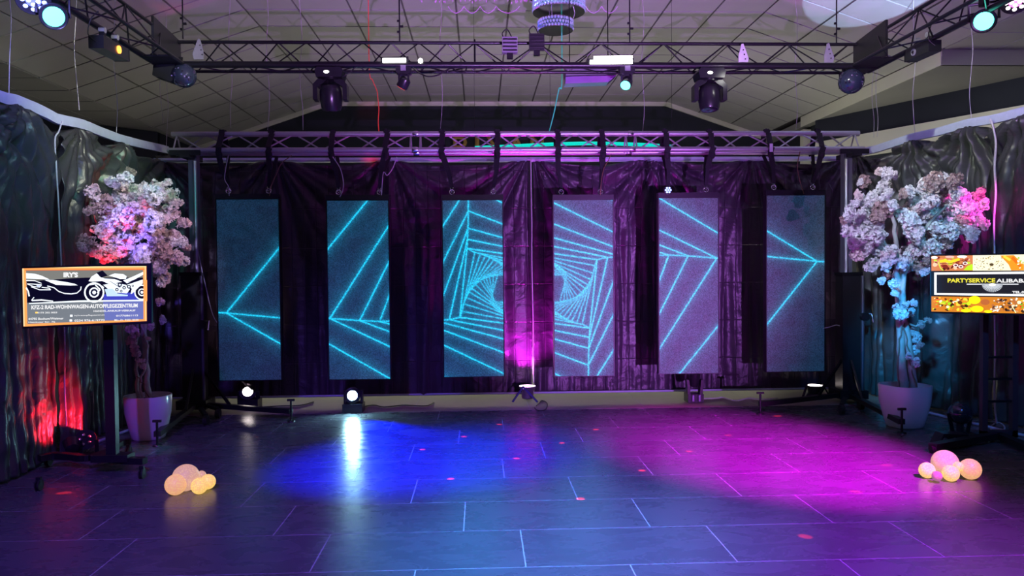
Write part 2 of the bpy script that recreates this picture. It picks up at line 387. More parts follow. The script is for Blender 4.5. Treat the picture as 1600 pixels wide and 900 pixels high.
def cable(pts, r, n=6):
    """smooth tube through points (catmull-rom)"""
    P = [Vector(p) for p in pts]; P = [P[0] * 2 - P[1]] + P + [P[-1] * 2 - P[-2]]; out = []
    for i in range(1, len(P) - 2):
        for k in range(5):
            t = k / 5; a, b, c, d = P[i - 1:i + 3]
            out.append(0.5 * ((2 * b) + (c - a) * t + (2 * a - 5 * b + 4 * c - d) * t * t + (3 * b - a - 3 * c + d) * t ** 3))
    out.append(P[-2])
    return MB().tube(out, r, n)

# ================================================================ SETTING
# ---- floor: slate tiles, laid in rows
floor = struct(MB().box((0, 5.2, -0.0265), (16, 18.6, 0.05)).build('floor', M_grout))
FW, FD, JT = 1.045, 0.535, 0.0065
tile_me = {}
def floor_tile(w_, d_, m, key):
    k = (round(w_, 3), round(d_, 3), key)
    if k not in tile_me:
        t = MB().box((0, 0, 0), (w_, d_, 0.008))
        me = bpy.data.meshes.new('tile'); me.from_pydata(t.v, [], t.f); me.materials.append(m); tile_me[k] = me
    return tile_me[k]
def lay(x0, x1, y0, y1, m, key):
    o = bpy.data.objects.new('tile', floor_tile(x1 - x0 - JT, y1 - y0 - JT, m, key)); COL.objects.link(o)
    o.parent = floor; o.location = ((x0 + x1) / 2, (y0 + y1) / 2, -0.0045 + random.uniform(-0.0004, 0))
offs = [0.49, 0.155, 0.60, -0.105, 0.21]        # joint offsets of the rows from far to near
Y_top = fl(800, 641).y
Y_e = fl(800, 692).y
rows = []
yy = Y_e - FD; rows_near = []
for k in range(11): rows_near.append((Y_e - FD * (k + 1), Y_e - FD * k, offs[k % 5] + 0.23 * (k // 5)))
rows_far = []; yb = Y_e; k = 0
while yb < Y_top - 0.05:
    yt = min(yb + FD, Y_top); rows_far.append((yb, yt, [0.85, 0.2, 0.62, 0.0][k % 4])); yb = yt; k += 1
for (ya, yt, of) in rows_near + rows_far:
    half = 0.72 * yt + 1.2
    x = of - FW * math.ceil((half + of) / FW)
    while x < half:
        if yt > 2.8: lay(x, x + FW, ya, yt, M_tile, 'd')
        x += FW
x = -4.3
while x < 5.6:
    lay(x, x + 1.2, Y_top + 0.004, 8.95, M_tile2, 'o'); x += 1.2  # strip along the drape, coloured as if lit from beneath it

# ---- ceiling
CZ = CAMH + 3.08; LOWL = CAMH + 2.27; LOWR = CAMH + 2.46; DROP = CAMH + 2.30
XL0, XL1, XR0, XR1 = -2.74, -5.11, 3.48, 5.31
YB = 14.25
def zs(X):
    if X < XL0: return max(LOWL, CZ - (XL0 - X) * (CZ - LOWL) / (XL0 - XL1))
    if X > XR0: return max(LOWR, CZ - (X - XR0) * (CZ - LOWR) / (XR1 - XR0))
    return CZ
c = MB()
prof = [(-7.9, LOWL), (XL1, LOWL), (XL0, CZ), (XR0, CZ), (XR1, LOWR), (7.9, LOWR)]
for (xa, za), (xb, zb) in zip(prof, prof[1:]):
    c._add([(xa, -4.3, za + 0.03), (xb, -4.3, zb + 0.03), (xb, YB + 0.3, zb + 0.03), (xa, YB + 0.3, za + 0.03),
            (xa, -4.3, za + 0.10), (xb, -4.3, zb + 0.10), (xb, YB + 0.3, zb + 0.10), (xa, YB + 0.3, za + 0.10)],
           [(0, 1, 2, 3), (7, 6, 5, 4), (0, 4, 5, 1), (2, 6, 7, 3), (1, 5, 6, 2), (0, 3, 7, 4)])
ceiling = struct(c.build('ceiling', M_grid))
ctm = {}
def ceil_strip(xa, xb, n, y_from, key):
    za, zb = zs(xa), zs(xb); L = math.hypot(xb - xa, zb - za); tw = L / n; ang = -math.atan2(zb - za, xb - xa)
    if key not in ctm:
        t = MB().box((0, 0, 0), (tw - 0.024, 0.625 - 0.026, 0.014)); me = bpy.data.meshes.new('ceiling_tile')
        me.from_pydata(t.v, [], t.f); me.materials.append(M_ceil); ctm[key] = me
    for i in range(n):
        f = (i + 0.5) / n; y = YB - 0.3125
        while y > y_from[i] if isinstance(y_from, list) else y > y_from:
            if not (key == 'lr' and y > 8.67):
                o = bpy.data.objects.new('ceiling_tile', ctm[key]); COL.objects.link(o); o.parent = ceiling
                o.location = (xa + (xb - xa) * f, y, za + (zb - za) * f + 0.016); o.rotation_euler = (0, ang, 0)
            y -= 0.625
ceil_strip(XL0, XR0, 10, 8.3, 'flat')
ceil_strip(XL1, XL0, 4, [6.0, 6.4, 7.0, 7.6], 'ls')
ceil_strip(XR0, XR1, 3, [7.6, 7.0, 6.4], 'rs')
ceil_strip(-7.61, XL1, 4, 7.0, 'll')
ceil_strip(XR1, 7.81, 4, 6.2, 'lr')
# plain remainder of the slab over the photographer is the grid itself; dropped part on the right
struct(MB().box((6.65, 11.6, DROP + 0.05), (2.66, 5.86, 0.10)).build('ceiling_drop', M_plaster))
struct(MB().box((6.6, 8.68, DROP + 0.10), (2.55, 0.04, 0.2)).build('trim_1', M_plaster))
# cream beam with its post
struct(MB().box((5.36, 10.6, CAMH + 2.385), (0.10, 3.86, 0.165)).build('trim_2', M_cream))
struct(MB().box((5.38, 12.5, 1.85), (0.13, 0.12, 3.7)).build('trim_3', M_cream))
# ---- walls
struct(MB().prism([(-5.2, YB, 0), (5.9, YB, 0), (5.9, YB, 3.75), (XR1, YB, zs(XR1)), (XR0, YB, CZ), (XL0, YB, CZ), (XL1 - .09, YB, LOWL)], (0, 0.1, 0)).build('wall_back', M_navy))
gt = MB()
for a, b in (((XL1, zs(XL1)), (XL0, CZ)), ((XL0, CZ), (XR0, CZ)), ((XR0, CZ), (XR1, zs(XR1)))):
    gt.bar((a[0], YB - 0.03, a[1] - 0.035), (b[0], YB - 0.03, b[1] - 0.035), 0.05, 0.075)
struct(gt.build('trim_4', M_cream))
struct(MB().prism([(-5.2, 12.7, 0), (-7.7, 10.4, 0), (-7.7, 10.5, 0), (-5.2, 12.8, 0)], (0, 0, LOWL)).build('wall_left_diagonal', M_navy))
struct(MB().box((-5.25, 13.5, LOWL / 2), (0.1, 1.5, LOWL)).build('wall_left_return', M_navy))
dr = MB().prism([(5.3, 11.95, 0), (7.65, 7.2, 0), (7.75, 7.25, 0), (5.4, 12.0, 0)], (0, 0, DROP)); struct(dr.build('wall_right_diagonal', M_navy))
struct(MB().prism([(5.27, 11.93, CAMH + 1.62), (7.62, 7.18, CAMH + 1.62), (7.66, 7.2, CAMH + 1.62), (5.31, 11.95, CAMH + 1.62)], (0, 0, 0.33)).build('trim_5', M_cream))
struct(MB().box((5.5, 13.15, DROP / 2), (0.1, 2.2, DROP)).build('wall_right_return', M_navy))
struct(MB().box((-7.75, 3.1, LOWL / 2), (0.1, 14.8, LOWL)).build('wall_left', M_wall))
struct(MB().box((7.8, 1.55, LOWR / 2), (0.1, 11.6, LOWR)).build('wall_right', M_wall))
struct(MB().box((0, -4.15, 2.3), (15.6, 0.1, 4.6)).build('wall_front', M_wall))

# ================================================================ DRAPES
BY = 8.66
def drape(name, label, path, ztop, zbot, peaks, m, nx, nz, amp=0.05, seed=0, sag=0.05, uvx=0.0):
    """path: list of (x,y) base line; ztop(s) height of the batten; peaks: distances s where the cloth is tied up"""
    P = [Vector((a, b)) for a, b in path]; seg = [(P[i + 1] - P[i]).length for i in range(len(P) - 1)]; L = sum(seg)
    def pos(s):
        for i, l in enumerate(seg):
            if s <= l or i == len(seg) - 1:
                d = (P[i + 1] - P[i]).normalized(); return P[i] + d * s, Vector((d.y, -d.x))
            s -= l
    vs = []; uv = []
    for j in range(nz + 1):
        t = j / nz
        for i in range(nx + 1):
            s = L * i / nx; p, nrm = pos(s)
            dmin = min(abs(s - q) for q in peaks)
            zt = ztop(s) - 0.03 - sag * min(1.0, (dmin / 0.45)) ** 1.3
            z = zt + (zbot - zt) * t
            d = 0.0
            for q in peaks:
                dx = s - q; dz = max(0.02, ztop(s) + 0.05 - z); r = math.hypot(dx, dz); a = math.atan2(dx, dz)
                if r < 2.2:
                    fall = math.exp(-(r / 0.95) ** 2) * min(1, r / 0.22)
                    wob = 0.35 * noise.noise(Vector((s * 1.5, z * 1.2, seed + q)))
                    rid = 1 - 2 * abs(math.sin(a * 6.5 + q * 5 + seed + wob)) ; rd2 = 1 - 2 * abs(math.sin(a * 13 + seed * 2 + q + wob))
                    d += amp * fall * (0.75 * rid + 0.4 * rd2)
            lo = min(1, t * 1.8)
            wv = noise.noise(Vector((s * 2.2, z * 0.25, seed))) ; w2 = noise.noise(Vector((s * 6.0, z * 0.5, seed + 7)))
            w3 = 1 - 2 * abs(noise.noise(Vector((s * 9.0, z * 0.6, seed + 11)))) * 1.6
            bl = noise.noise(Vector((s * 5.0 + z * 2, z * 6.5 - s * 1.5, seed + 3)))
            d += amp * lo * (1.1 * wv + 0.8 * w2 + 0.35 * w3) + amp * 0.28 * bl * (1.2 - abs(bl))
            d = max(-0.11, min(0.11, d))
            q2 = p + nrm * (-d)
            vs.append((q2.x, q2.y, z)); uv.append((uvx + s, z))
    fs = [(j * (nx + 1) + i, j * (nx + 1) + i + 1, (j + 1) * (nx + 1) + i + 1, (j + 1) * (nx + 1) + i) for j in range(nz) for i in range(nx)]
    b = MB(); b.v = vs; b.f = fs; o = b.build(name, m, smooth=180)
    me = o.data; ul = me.uv_layers.new(name='UVMap'); idx = np.empty(len(me.loops), int); me.loops.foreach_get('vertex_index', idx)
    ul.data.foreach_set('uv', np.array(uv)[idx].ravel())
    sol = o.modifiers.new('thickness', 'SOLIDIFY'); sol.thickness = 0.003
    return tag(o, label, 'curtain')
BZ = 2.70                      # batten height
XA, XM, XB = -3.60, at(831, 400, BY).x, 4.28
zt_back = lambda s: BZ
drape('backdrop_drape', 'black plastic backdrop drape hanging behind the three left screen banners', [(XA, BY), (XM - 0.01, BY)], zt_back, 0.045,
      [0.05, 1.35, 2.6, XM - XA - 0.02], M_drape, 240, 130, 0.045, 1.0)
drape('backdrop_drape', 'creased black backdrop drape in violet light behind the three right screen banners', [(XM + 0.02, BY + 0.03), (XB, BY + 0.03)], zt_back, 0.045,
      [0.0, 1.25, 1.42, 2.5, XB - XM - 0.05], M_drape, 240, 130, 0.045, 5.0, uvx=4.0)
# side drapes: path runs from the front to the corner (normal towards the room)
LP = [(-3.08, 3.6), (-3.28, 5.3), (-3.30, 6.6), (-3.50, 8.64), (-3.56, 8.95)]
def sy(path, Y):   # distance along path at depth Y
    s = 0
    for (a, b), (c_, d_) in zip(path, path[1:]):
        l = math.hypot(c_ - a, d_ - b)
        if min(b, d_) <= Y <= max(b, d_): return s + l * abs(Y - b) / abs(d_ - b)
        s += l
    return s if Y > 5 else 0.0
def atpath(path, px, py):
    """where the pixel's ray meets the vertical sheet over path"""
    d = ray(px, py); best = None
    for (a, b), (c_, e) in zip(path, path[1:]):
        den = d.x * (e - b) - d.y * (c_ - a)
        if abs(den) < 1e-9: continue
        t = (a * (e - b) - b * (c_ - a)) / den
        p = CAM + d * t
        if min(b, e) - 0.01 <= p.y <= max(b, e) + 0.01: best = p
        last = p
    return best or last
def ztop_fn(path, pts):
    """batten height along a side path from pixel samples"""
    sm = []
    for px, py in pts:
        p = atpath(path, px, py)
        if p is not None: sm.append((sy(path, p.y), p.z))
    sm.sort()
    xs = [a for a, _ in sm]; zz = [b for _, b in sm]
    return (lambda s: float(np.interp(s, xs, zz))), xs
ztL, _ = ztop_fn(LP, [(2, 154), (17, 156), (60, 173), (86, 187), (120, 193), (150, 205), (183, 217), (215, 225), (264, 238)])
sL = lambda px, py: sy(LP, atpath(LP, px, py).y)
seamL = sL(90, 300)
pk = [sL(17, 160), sL(120, 195), sL(183, 215), sL(262, 238)]
def sub(path, s0, s1):
    out = []; s = 0
    for (a, b), (c_, d_) in zip(path, path[1:]):
        l = math.hypot(c_ - a, d_ - b)
        for q in (s0, s1):
            if s - 1e-6 <= q <= s + l + 1e-6: out.append((q, (a + (c_ - a) * (q - s) / l, b + (d_ - b) * (q - s) / l)))
        if s0 < s + l < s1: out.append((s + l, (c_, d_)))
        s += l
    out.sort(); r = []
    for q, p in out:
        if not r or math.hypot(p[0] - r[-1][0], p[1] - r[-1][1]) > 1e-4: r.append(p)
    return r
LL = sy(LP, 8.95)
drape('side_drape', 'dark side drape at the left edge with pleats fanning from one tie', sub(LP, 0, seamL - 0.03), ztL, 0.015,
      [pk[0] - 1.3, pk[0] - 0.6, pk[0]], M_drape2, 170, 130, 0.075, 2.0, sag=0.09)
drape('side_drape', 'dark green-tinted side drape behind the blossom tree on the left', sub(LP, seamL, LL), lambda s: ztL(s + seamL), 0.015,
      [q - seamL for q in pk[1:]], M_drape2, 240, 130, 0.075, 9.0, sag=0.10)
RP = [(4.30, 8.66), (4.72, 6.9), (4.95, 5.6), (5.15, 4.0)]
ztR, _ = ztop_fn(RP, [(1372, 233), (1427, 215), (1470, 206), (1515, 193), (1560, 186), (1597, 176)])
sR = lambda px, py: sy(RP, atpath(RP, px, py).y)
seamR = sR(1555, 330); LR = sy(RP, 4.0)
drape('side_drape', 'dark side drape behind the blossom tree on the right, swagged from two ties', sub(RP, 0, seamR - 0.03), ztR, 0.015,
      [0.02, sR(1427, 218), sR(1517, 196)], M_drape2, 220, 130, 0.075, 4.0, sag=0.10)
drape('side_drape', 'dark side drape at the right edge behind the food advert screen', sub(RP, seamR, LR), lambda s: ztR(s + seamR), 0.015,
      [0.35, 0.95, 1.6], M_drape2, 170, 130, 0.075, 6.0, sag=0.10)

def band(name, label, path, zt, h, s0, s1, n=40, lift=0.0):
    P = sub(path, s0, s1); b = MB(); vs = []; fs = []
    L = s1 - s0
    for i in range(n + 1):
        s = L * i / n; q = s; k = 0
        for (a, c_), (d_, e) in zip(P, P[1:]):
            l = math.hypot(d_ - a, e - c_)
            if q <= l + 1e-6: break
            q -= l
        x = a + (d_ - a) * q / l; y = c_ + (e - c_) * q / l
        nx, ny = (e - c_) / l, -(d_ - a) / l
        z = zt(s0 + s); cr = 0.006 * noise.noise(Vector((s * 9, z, 3)))
        for (o_, zz) in ((0.035 + cr, -h * 0.45), (0.045 + cr, h * 0.1), (0.030, h * 0.5), (-0.01, h * 0.55), (-0.03, 0), (0.0, -h * 0.45)):
            vs.append((x + nx * o_, y + ny * o_, z + zz + lift))
    for i in range(n):
        for k in range(6): fs.append((i * 6 + k, i * 6 + (k + 1) % 6, (i + 1) * 6 + (k + 1) % 6, (i + 1) * 6 + k))
    fs += [tuple(range(6))[::-1], tuple(range(n * 6, n * 6 + 6))]
    b.v = vs; b.f = fs
    return tag(b.build(name, M_band, smooth=50), label, 'batten')
band('drape_batten', 'pale sleeved batten carrying the left side drape', LP, ztL, 0.085, 0, LL - 0.02)
band('drape_batten', 'pale sleeved batten carrying the right side drape', RP, ztR, 0.085, 0.02, LR)
bb = band('drape_batten', 'thin pale batten along the top of the backdrop behind the silver truss', [(XB - 0.02, BY), (XA + 0.02, BY)], lambda s: BZ - 0.02, 0.05, 0, XB - XA - 0.04, 80)
bb.location.y = 0
# bottom battens
def rod(name, label, a, b, r, m, cat='rod'):
    return tag(MB().tube([a, b], r, 8).build(name, m, smooth=40), label, cat)
rod('bottom_rod', 'thin pale rod weighting the foot of the backdrop', (XA, BY - 0.02, 0.05), (XB, BY - 0.02, 0.05), 0.012, M_band)
p0 = fl(-30, 762); p1 = fl(158, 694)
rod('bottom_rod', 'thin pale rod along the foot of the left side drape', (p0.x, p0.y, 0.015), (-3.18, 7.4, 0.015), 0.013, M_band)
rod('bottom_rod', 'thin pale rod along the foot of the right side drape', (4.72, 5.4, 0.015), (4.30, 7.6, 0.015), 0.013, M_band)

# cords running down the seams
def cordthing(name, label, pts, r, m, cat='cable', group=None):
    return tag(cable(pts, r).build(name, m, smooth=60), label, cat, group)
def on(path, px, py, off=0.16, sgn=1):
    p = atpath(path, px, py); return p + (CAM - p).normalized() * off
cordthing('seam_cord', 'white cord down the seam of the left side drape',
          [on(LP, x, y) for x, y in ((97, 190), (92, 205), (86, 218), (88, 260), (92, 330), (95, 400), (98, 470), (101, 530), (101, 600), (104, 665))], 0.006, M_cord)
cordthing('seam_cord', 'wavy blue-lit cord down the right side drape beside the advert screen',
          [on(RP, x, y) for x, y in ((1547, 186), (1552, 200), (1556, 225), (1554, 260), (1556, 300), (1553, 345), (1554, 400), (1554, 470), (1555, 540), (1554, 620), (1557, 662))], 0.009, M_cord)
cordthing('seam_cord', 'white beaded cord down the middle of the backdrop above the uplighter',
          [at(x, y, BY - 0.13) for x, y in ((829.5, 246), (830, 300), (831, 350), (831, 400), (832, 450), (833, 500), (833, 560), (834, 598))], 0.008, M_cord)

# ================================================================ SILVER TRUSS
TY = 7.90
tl = at(262, 206, TY); tr = at(1350, 203, TY)
ZT = at(806, 206.5, TY).z; ZB2 = at(806, 234, TY).z
silver = thing('silver_truss', 'long silver box truss from which the screen banners hang', 'truss', ((tl.x + tr.x) / 2, TY + 0.1, ZB2))
TX0, TX1 = tl.x, tr.x; DY = 0.21
TM = TY + DY / 2
for (y, z) in ((TM, ZT), (TY, ZB2), (TY + DY, ZB2)):
    MB().tube([(TX0, y, z), (TX1, y, z)], 0.028, 12).build('chord', M_alu, silver, smooth=40)
def zig(x0, x1, y, za, zb, per, ph, me_r, parent, m, name='brace'):
    x = x0; k = ph
    while x < x1 - 1e-4:
        xe = min(x + per, x1)
        a, b = ((x, y, za), (xe, y, zb)) if k % 2 == 0 else ((x, y, zb), (xe, y, za))
        if hasattr(y, '__len__'):
            a = (a[0], y[0] if k % 2 == 0 else y[1], a[2]); b = (b[0], y[1] if k % 2 == 0 else y[0], b[2])
        MB().tube([a, b], me_r, 6).build(name, m, parent, smooth=40)
        x = xe; k += 1
joints = [TX0, at(648, 206, TY).x, at(988, 206, TY).x, TX1]
for s in range(3):
    a, b = joints[s] + 0.05, joints[s + 1] - 0.05
    n = 8; per = (b - a) / n
    zig(a, b, (TM, TY), ZT, ZB2, per, 0, 0.0085, silver, M_alu); zig(a, b, (TM, TY + DY), ZT, ZB2, per, 1, 0.0085, silver, M_alu)
    for y in (TY, TY + DY):
        for x in (a, b): MB().tube([(x, TM, ZT), (x, y, ZB2)], 0.0085, 6).build('post', M_alu, silver, smooth=40)
    for x in (a, b): MB().tube([(x, TY, ZB2), (x, TY + DY, ZB2)], 0.0085, 6).build('cross_bar', M_alu, silver, smooth=40)
for x in joints[1:3]:
    for y, z in ((TM, ZT), (TY, ZB2), (TY + DY, ZB2)):
            MB().tube([(x - 0.03, y, z), (x - 0.008, y, z), (x + 0.008, y, z), (x + 0.03, y, z)], [0.028, 0.032, 0.032, 0.028], 12).build('coupler', M_chrome, silver, smooth=30)

# ================================================================ LED BANNERS
PAN = [  # left,right at top; left,right at bottom; top y (l), bottom y
    (340.5, 436.5, 344.5, 440, 312, 312.5, 594, 592), (512, 607.5, 516, 609.5, 314, 314, 592, 591), (691.5, 784, 695, 787.5, 313.5, 313.5, 588, 587),
    (863.5, 954, 868, 960, 313.5, 313, 587, 586), (1028.5, 1120, 1030, 1120.5, 310, 310, 583, 582), (1196, 1285.5, 1197, 1286, 306, 306, 580, 579)]
# line figure: nested twisted quads, in canvas units (u = 0..6 banners, v = 0..1)
mags = [1.42, 0.965, 0.678, 0.526, 0.426, 0.350, 0.297]; angs = [2.0, 7.5, 13.4, 19, 24.6, 30, 35.5]
magT = [1.25, 0.837, 0.61, 0.479, 0.394, 0.342, 0.300]; angT = [(-102.4), -103.1, -108.2, -113.7, -119.4, -125.2, -131.5]
Lv = []; Tv = []
T0 = [(-0.19, -1.2), (-0.19, -0.815), (-0.19, -0.58), (-0.19, -0.44), (-0.193, -0.343), (-0.197, -0.28), (-0.2, -0.228)]
L0 = [(-1.35, 0.10), (-0.957, 0.126), (-0.66, 0.157), (-0.497, 0.171), (-0.387, 0.177), (-0.303, 0.175), (-0.243, 0.162)]
Lv = list(L0); Tv = list(T0)
lm, la = math.hypot(*L0[-1]), math.atan2(L0[-1][1], -L0[-1][0]); tm, ta = math.hypot(*T0[-1]), math.atan2(-T0[-1][0], -T0[-1][1])
Lv += [(-.231, .128), (-.222, .085), (-.208, .049), (-.192, .018), (-.176, -.002), (-.155, -.024), (-.131, -.046), (-.112, -.056), (-.095, -.063), (-.075, -.068), (-.054, -.073), (-.03, -.077)]
Tv += [(-.156, -.205), (-.125, -.198), (-.097, -.188), (-.072, -.176), (-.048, -.164), (-.024, -.152), (0, -.140), (.018, -.130), (.036, -.118), (.050, -.105), (.062, -.092), (.072, -.078)]
segs = []
def canv(p): return (3 + p[0] / 0.3333, 0.5 + p[1])
for k in range(1, len(Lv)):
    Rk = (-Lv[k][0], -Lv[k][1]); Bk = (-Tv[k][0], -Tv[k][1])
    wgt = 1.0 if k < 7 else (0.8 if k < 12 else 0.62)
    for a, b in ((Lv[k], Tv[k]), (Tv[k], Rk), (Rk, Bk), (Bk, Lv[k])):
        segs.append((canv(a), canv(b), wgt))
    P_ = Lv[k - 1]; Q_ = Tv[k - 1]
    if k <= 18:
        segs.append((canv(P_), canv(Lv[k]), 0.9)); segs.append((canv((-P_[0], -P_[1])), canv(Rk), 0.9))
        segs.append((canv(Q_), canv(Tv[k]), 0.9)); segs.append((canv((-Q_[0], -Q_[1])), canv(Bk), 0.9))
NU, NV = 96, 288
PW = at(436.5, 400, TY).x - at(340.5, 400, TY).x
labels_p = ['screen banner furthest left, one cyan arrowhead pointing left', 'second screen banner from the left, cyan lines meeting at its left edge',
            'screen banner just left of the centre cord, left half of the cyan eye', 'screen banner just right of the centre cord, right half of the cyan eye',
            'second screen banner from the right, pinkish with cyan lines meeting at its right edge', 'screen banner furthest right, one cyan arrowhead pointing right']
panel_boxes = []
for i, (xtl, xtr, xbl, xbr, yl, yr, ybl, ybr) in enumerate(PAN):
    TL = at(xtl, yl, TY); TR = at(xtr, yr, TY); BL = at(xbl, ybl, TY); BR = at(xbr, ybr, TY)
    x0, x1 = (TL.x + BL.x) / 2, (TR.x + BR.x) / 2; z1, z0 = (TL.z + TR.z) / 2, (BL.z + BR.z) / 2
    panel_boxes.append((x0, x1, z0, z1))
    root = thing('screen_banner', labels_p[i], 'screen', ((x0 + x1) / 2, TY, z0), group='hanging screen banners')
    yf = TY - 0.035
    MB().box(((x0 + x1) / 2, TY + 0.004, (z0 + z1) / 2), (x1 - x0 + 0.012, 0.074, z1 - z0 + 0.012)).build('cabinet', M_black, root)
    MB().box(((x0 + x1) / 2, TY, z1 + 0.032), (x1 - x0 + 0.022, 0.085, 0.050)).build('top_rail', M_plastic, root)
    for sx_ in (x0 - 0.008, x1 + 0.008):
        MB().box((sx_, TY, (z0 + z1) / 2), (0.008, 0.086, z1 - z0 + 0.01)).build('side_rail', M_black, root)
    # led face, coloured per grid point
    u = np.linspace(0, 1, NU + 1); v = np.linspace(0, 1, NV + 1); U, V = np.meshgrid(u, v)
    g = np.zeros_like(U); halo = np.zeros_like(U)
    X = (U + i) * 0.3333; Yc = V
    for (a, b, wg) in segs:
        ax, ay = a[0] * 0.3333, a[1]; bx, by = b[0] * 0.3333, b[1]
        if max(ax, bx) < X.min() - 0.05 or min(ax, bx) > X.max() + 0.05: continue
        dx, dy = bx - ax, by - ay; l2 = dx * dx + dy * dy + 1e-9
        t = np.clip(((X - ax) * dx + (Yc - ay) * dy) / l2, 0, 1)
        d = np.hypot(X - ax - t * dx, Yc - ay - t * dy)
        g = np.maximum(g, wg * np.clip(1.35 - d / 0.0042, 0, 1)); halo = np.maximum(halo, wg * 0.7 * np.exp(-(d / 0.016) ** 2) + 0.3 * np.exp(-(d / 0.055) ** 2))
    rng = np.random.RandomState(i)
    mott = 0.75 + 0.5 * np.kron(rng.rand(NV // 12 + 1, NU // 12 + 1), np.ones((12, 12)))[:NV + 1, :NU + 1]
    base = np.array([0.0025, 0.034, 0.075]); hl = np.array([0.0, 0.16, 0.27]); core = np.array([0.01, 0.60, 0.86])
    edge = [0.6, 0.9, 1.15, 1.0, 0.85, 0.7][i]
    colr = base[None, None] * mott[..., None] * edge + halo[..., None] * hl * 0.8 + g[..., None] * core
    sp = rng.rand(NV + 1, NU + 1)[..., None]; colr = colr * (0.7 + 0.6 * sp)
    xs = x0 + (x1 - x0) * U.ravel() - worldloc(root).x; zz_ = z1 - (z1 - z0) * V.ravel() - worldloc(root).z
    ys = np.full_like(xs, yf - TY)
    me = bpy.data.meshes.new('led_face'); vs = np.stack([xs, ys, zz_], 1)
    ii = np.arange(NV * NU); r_ = ii // NU; c_ = ii % NU; k0 = r_ * (NU + 1) + c_
    faces = np.stack([k0, k0 + NU + 1, k0 + NU + 2, k0 + 1], 1)
    me.from_pydata(vs.tolist(), [], faces.tolist()); me.materials.append(M_led)
    ca = me.color_attributes.new('col', 'FLOAT_COLOR', 'POINT')
    ca.data.foreach_set('color', np.concatenate([colr.reshape(-1, 3), np.ones(((NV + 1) * (NU + 1), 1))], 1).ravel())
    ob = bpy.data.objects.new('led_face', me); COL.objects.link(ob); ob.parent = root; ob['label'] = 'lit dot-matrix face with cyan lines'
# tiny fault pixels
for k, (px, py) in enumerate(((349.5, 315.5), (1241, 383))):
    pass

# ---- straps + shackles
ST = [(0, 343, 357, 300), (0, 421, 420, 298), (1, 518, 529, 301), (1, 603, 593, 300), (2, 690, 706, 301), (2, 777, 771, 301),
      (3, 872, 877, 301), (3, 942, 938, 300), (4, 1042, 1044, 297), (4, 1112, 1103, 296), (5, 1203, 1209, 293), (5, 1283, 1270, 294)]
ordn = ['leftmost', 'second', 'third', 'fourth', 'fifth', 'rightmost']
for n_, (pi_, pxt, pxb, pyb) in enumerate(ST):
    xt = at(pxt, 210, TY).x; bot = at(pxb, pyb, TY); x0, x1, z0, z1 = panel_boxes[pi_]
    zr = z1 + 0.057
    side = 'left' if n_ % 2 == 0 else 'right'
    root = thing('hanging_strap', 'black webbing strap on the %s corner of the %s screen banner' % (side, ordn[pi_]), 'strap', (bot.x, TY, zr), group='straps holding the screen banners')
    w_ = 0.055
    # loop round the truss
    b = MB(); cx = xt
    loopp = [(TY - 0.040, ZB2 - 0.034), (TY - 0.042, ZB2 + 0.02), (TM - 0.042, ZT), (TM - 0.03, ZT + 0.038), (TM + 0.03, ZT + 0.038), (TM + 0.042, ZT), (TY + DY + 0.042, ZB2 + 0.02), (TY + DY + 0.040, ZB2 - 0.034)]
    jj = random.uniform(-0.012, 0.012)
    for (a, c_) in zip(loopp, loopp[1:]):
        b.bar((cx + jj, a[0], a[1]), (cx - jj, c_[0], c_[1]), w_, 0.010, up=(0, 1, 0) if abs(a[1] - c_[1]) > 0.03 else (0, 0, 1))
    b.build('truss_loop', M_web, root)
    # legs down to the shackle
    for k, yy_ in enumerate((TY - 0.030, TY + DY + 0.02)):
        bt = Vector((bot.x, TY + 0.002, zr + 0.075)); tp = Vector((cx + (0.012 if k else -0.008), yy_, ZB2 - 0.02))
        mid = tp.lerp(bt, 0.5) + Vector((0.012 * (1 if n_ % 3 else -1), 0, 0))
        bb_ = MB()
        for q, (a, c_) in enumerate(((tp, mid), (mid, bt))):
            bb_.bar(a, c_, w_ if k == 0 and q == 0 else 0.036, 0.008, up=(0, 1, 0))
        bb_.build('strap_leg', M_web, root)
    # bunched slack
    kb = MB(); kc = tp.lerp(bt, 0.12)
    kb.sphere((cx, TY - 0.02, ZB2 - 0.055), 0.030, 10, 8, (1.1, 0.8, 1.6)); kb.build('knot', M_web, root, smooth=60)
    # shackle ring and bolt
    rg = MB(); rr = 0.024
    pts = [(bot.x + rr * math.cos(t), TY - 0.002, zr + 0.030 + rr * math.sin(t)) for t in [2 * PI * k / 16 for k in range(17)]]
    rg.tube(pts, 0.0065, 8, cap=False); sh = rg.build('eye_bolt', M_chrome, root, smooth=60)
    MB().tube([(bot.x, TY - 0.002, zr - 0.004), (bot.x, TY - 0.002, zr + 0.008)], 0.012, 8).build('bolt_collar', M_chrome, root, smooth=40)
    MB().tube([(bot.x - 0.012, TY - 0.004, zr + 0.075), (bot.x - 0.012, TY - 0.004, zr + 0.04), (bot.x, TY - 0.004, zr + 0.028), (bot.x + 0.012, TY - 0.004, zr + 0.04), (bot.x + 0.012, TY - 0.004, zr + 0.075)],
              0.005, 6).build('shackle', M_chrome, root, smooth=60)
# small white tag on the strap over the rightmost banner
tg = at(1204.5, 231, TY - 0.06)
tag(MB().box((tg.x, TY - 0.07, tg.z), (0.034, 0.004, 0.085)).build('paper_tag', mat('tag_paper', (0.75, 0.72, 0.85), 0.6, noise_scale=20)), 'small white tag on the strap of the rightmost screen banner', 'tag')
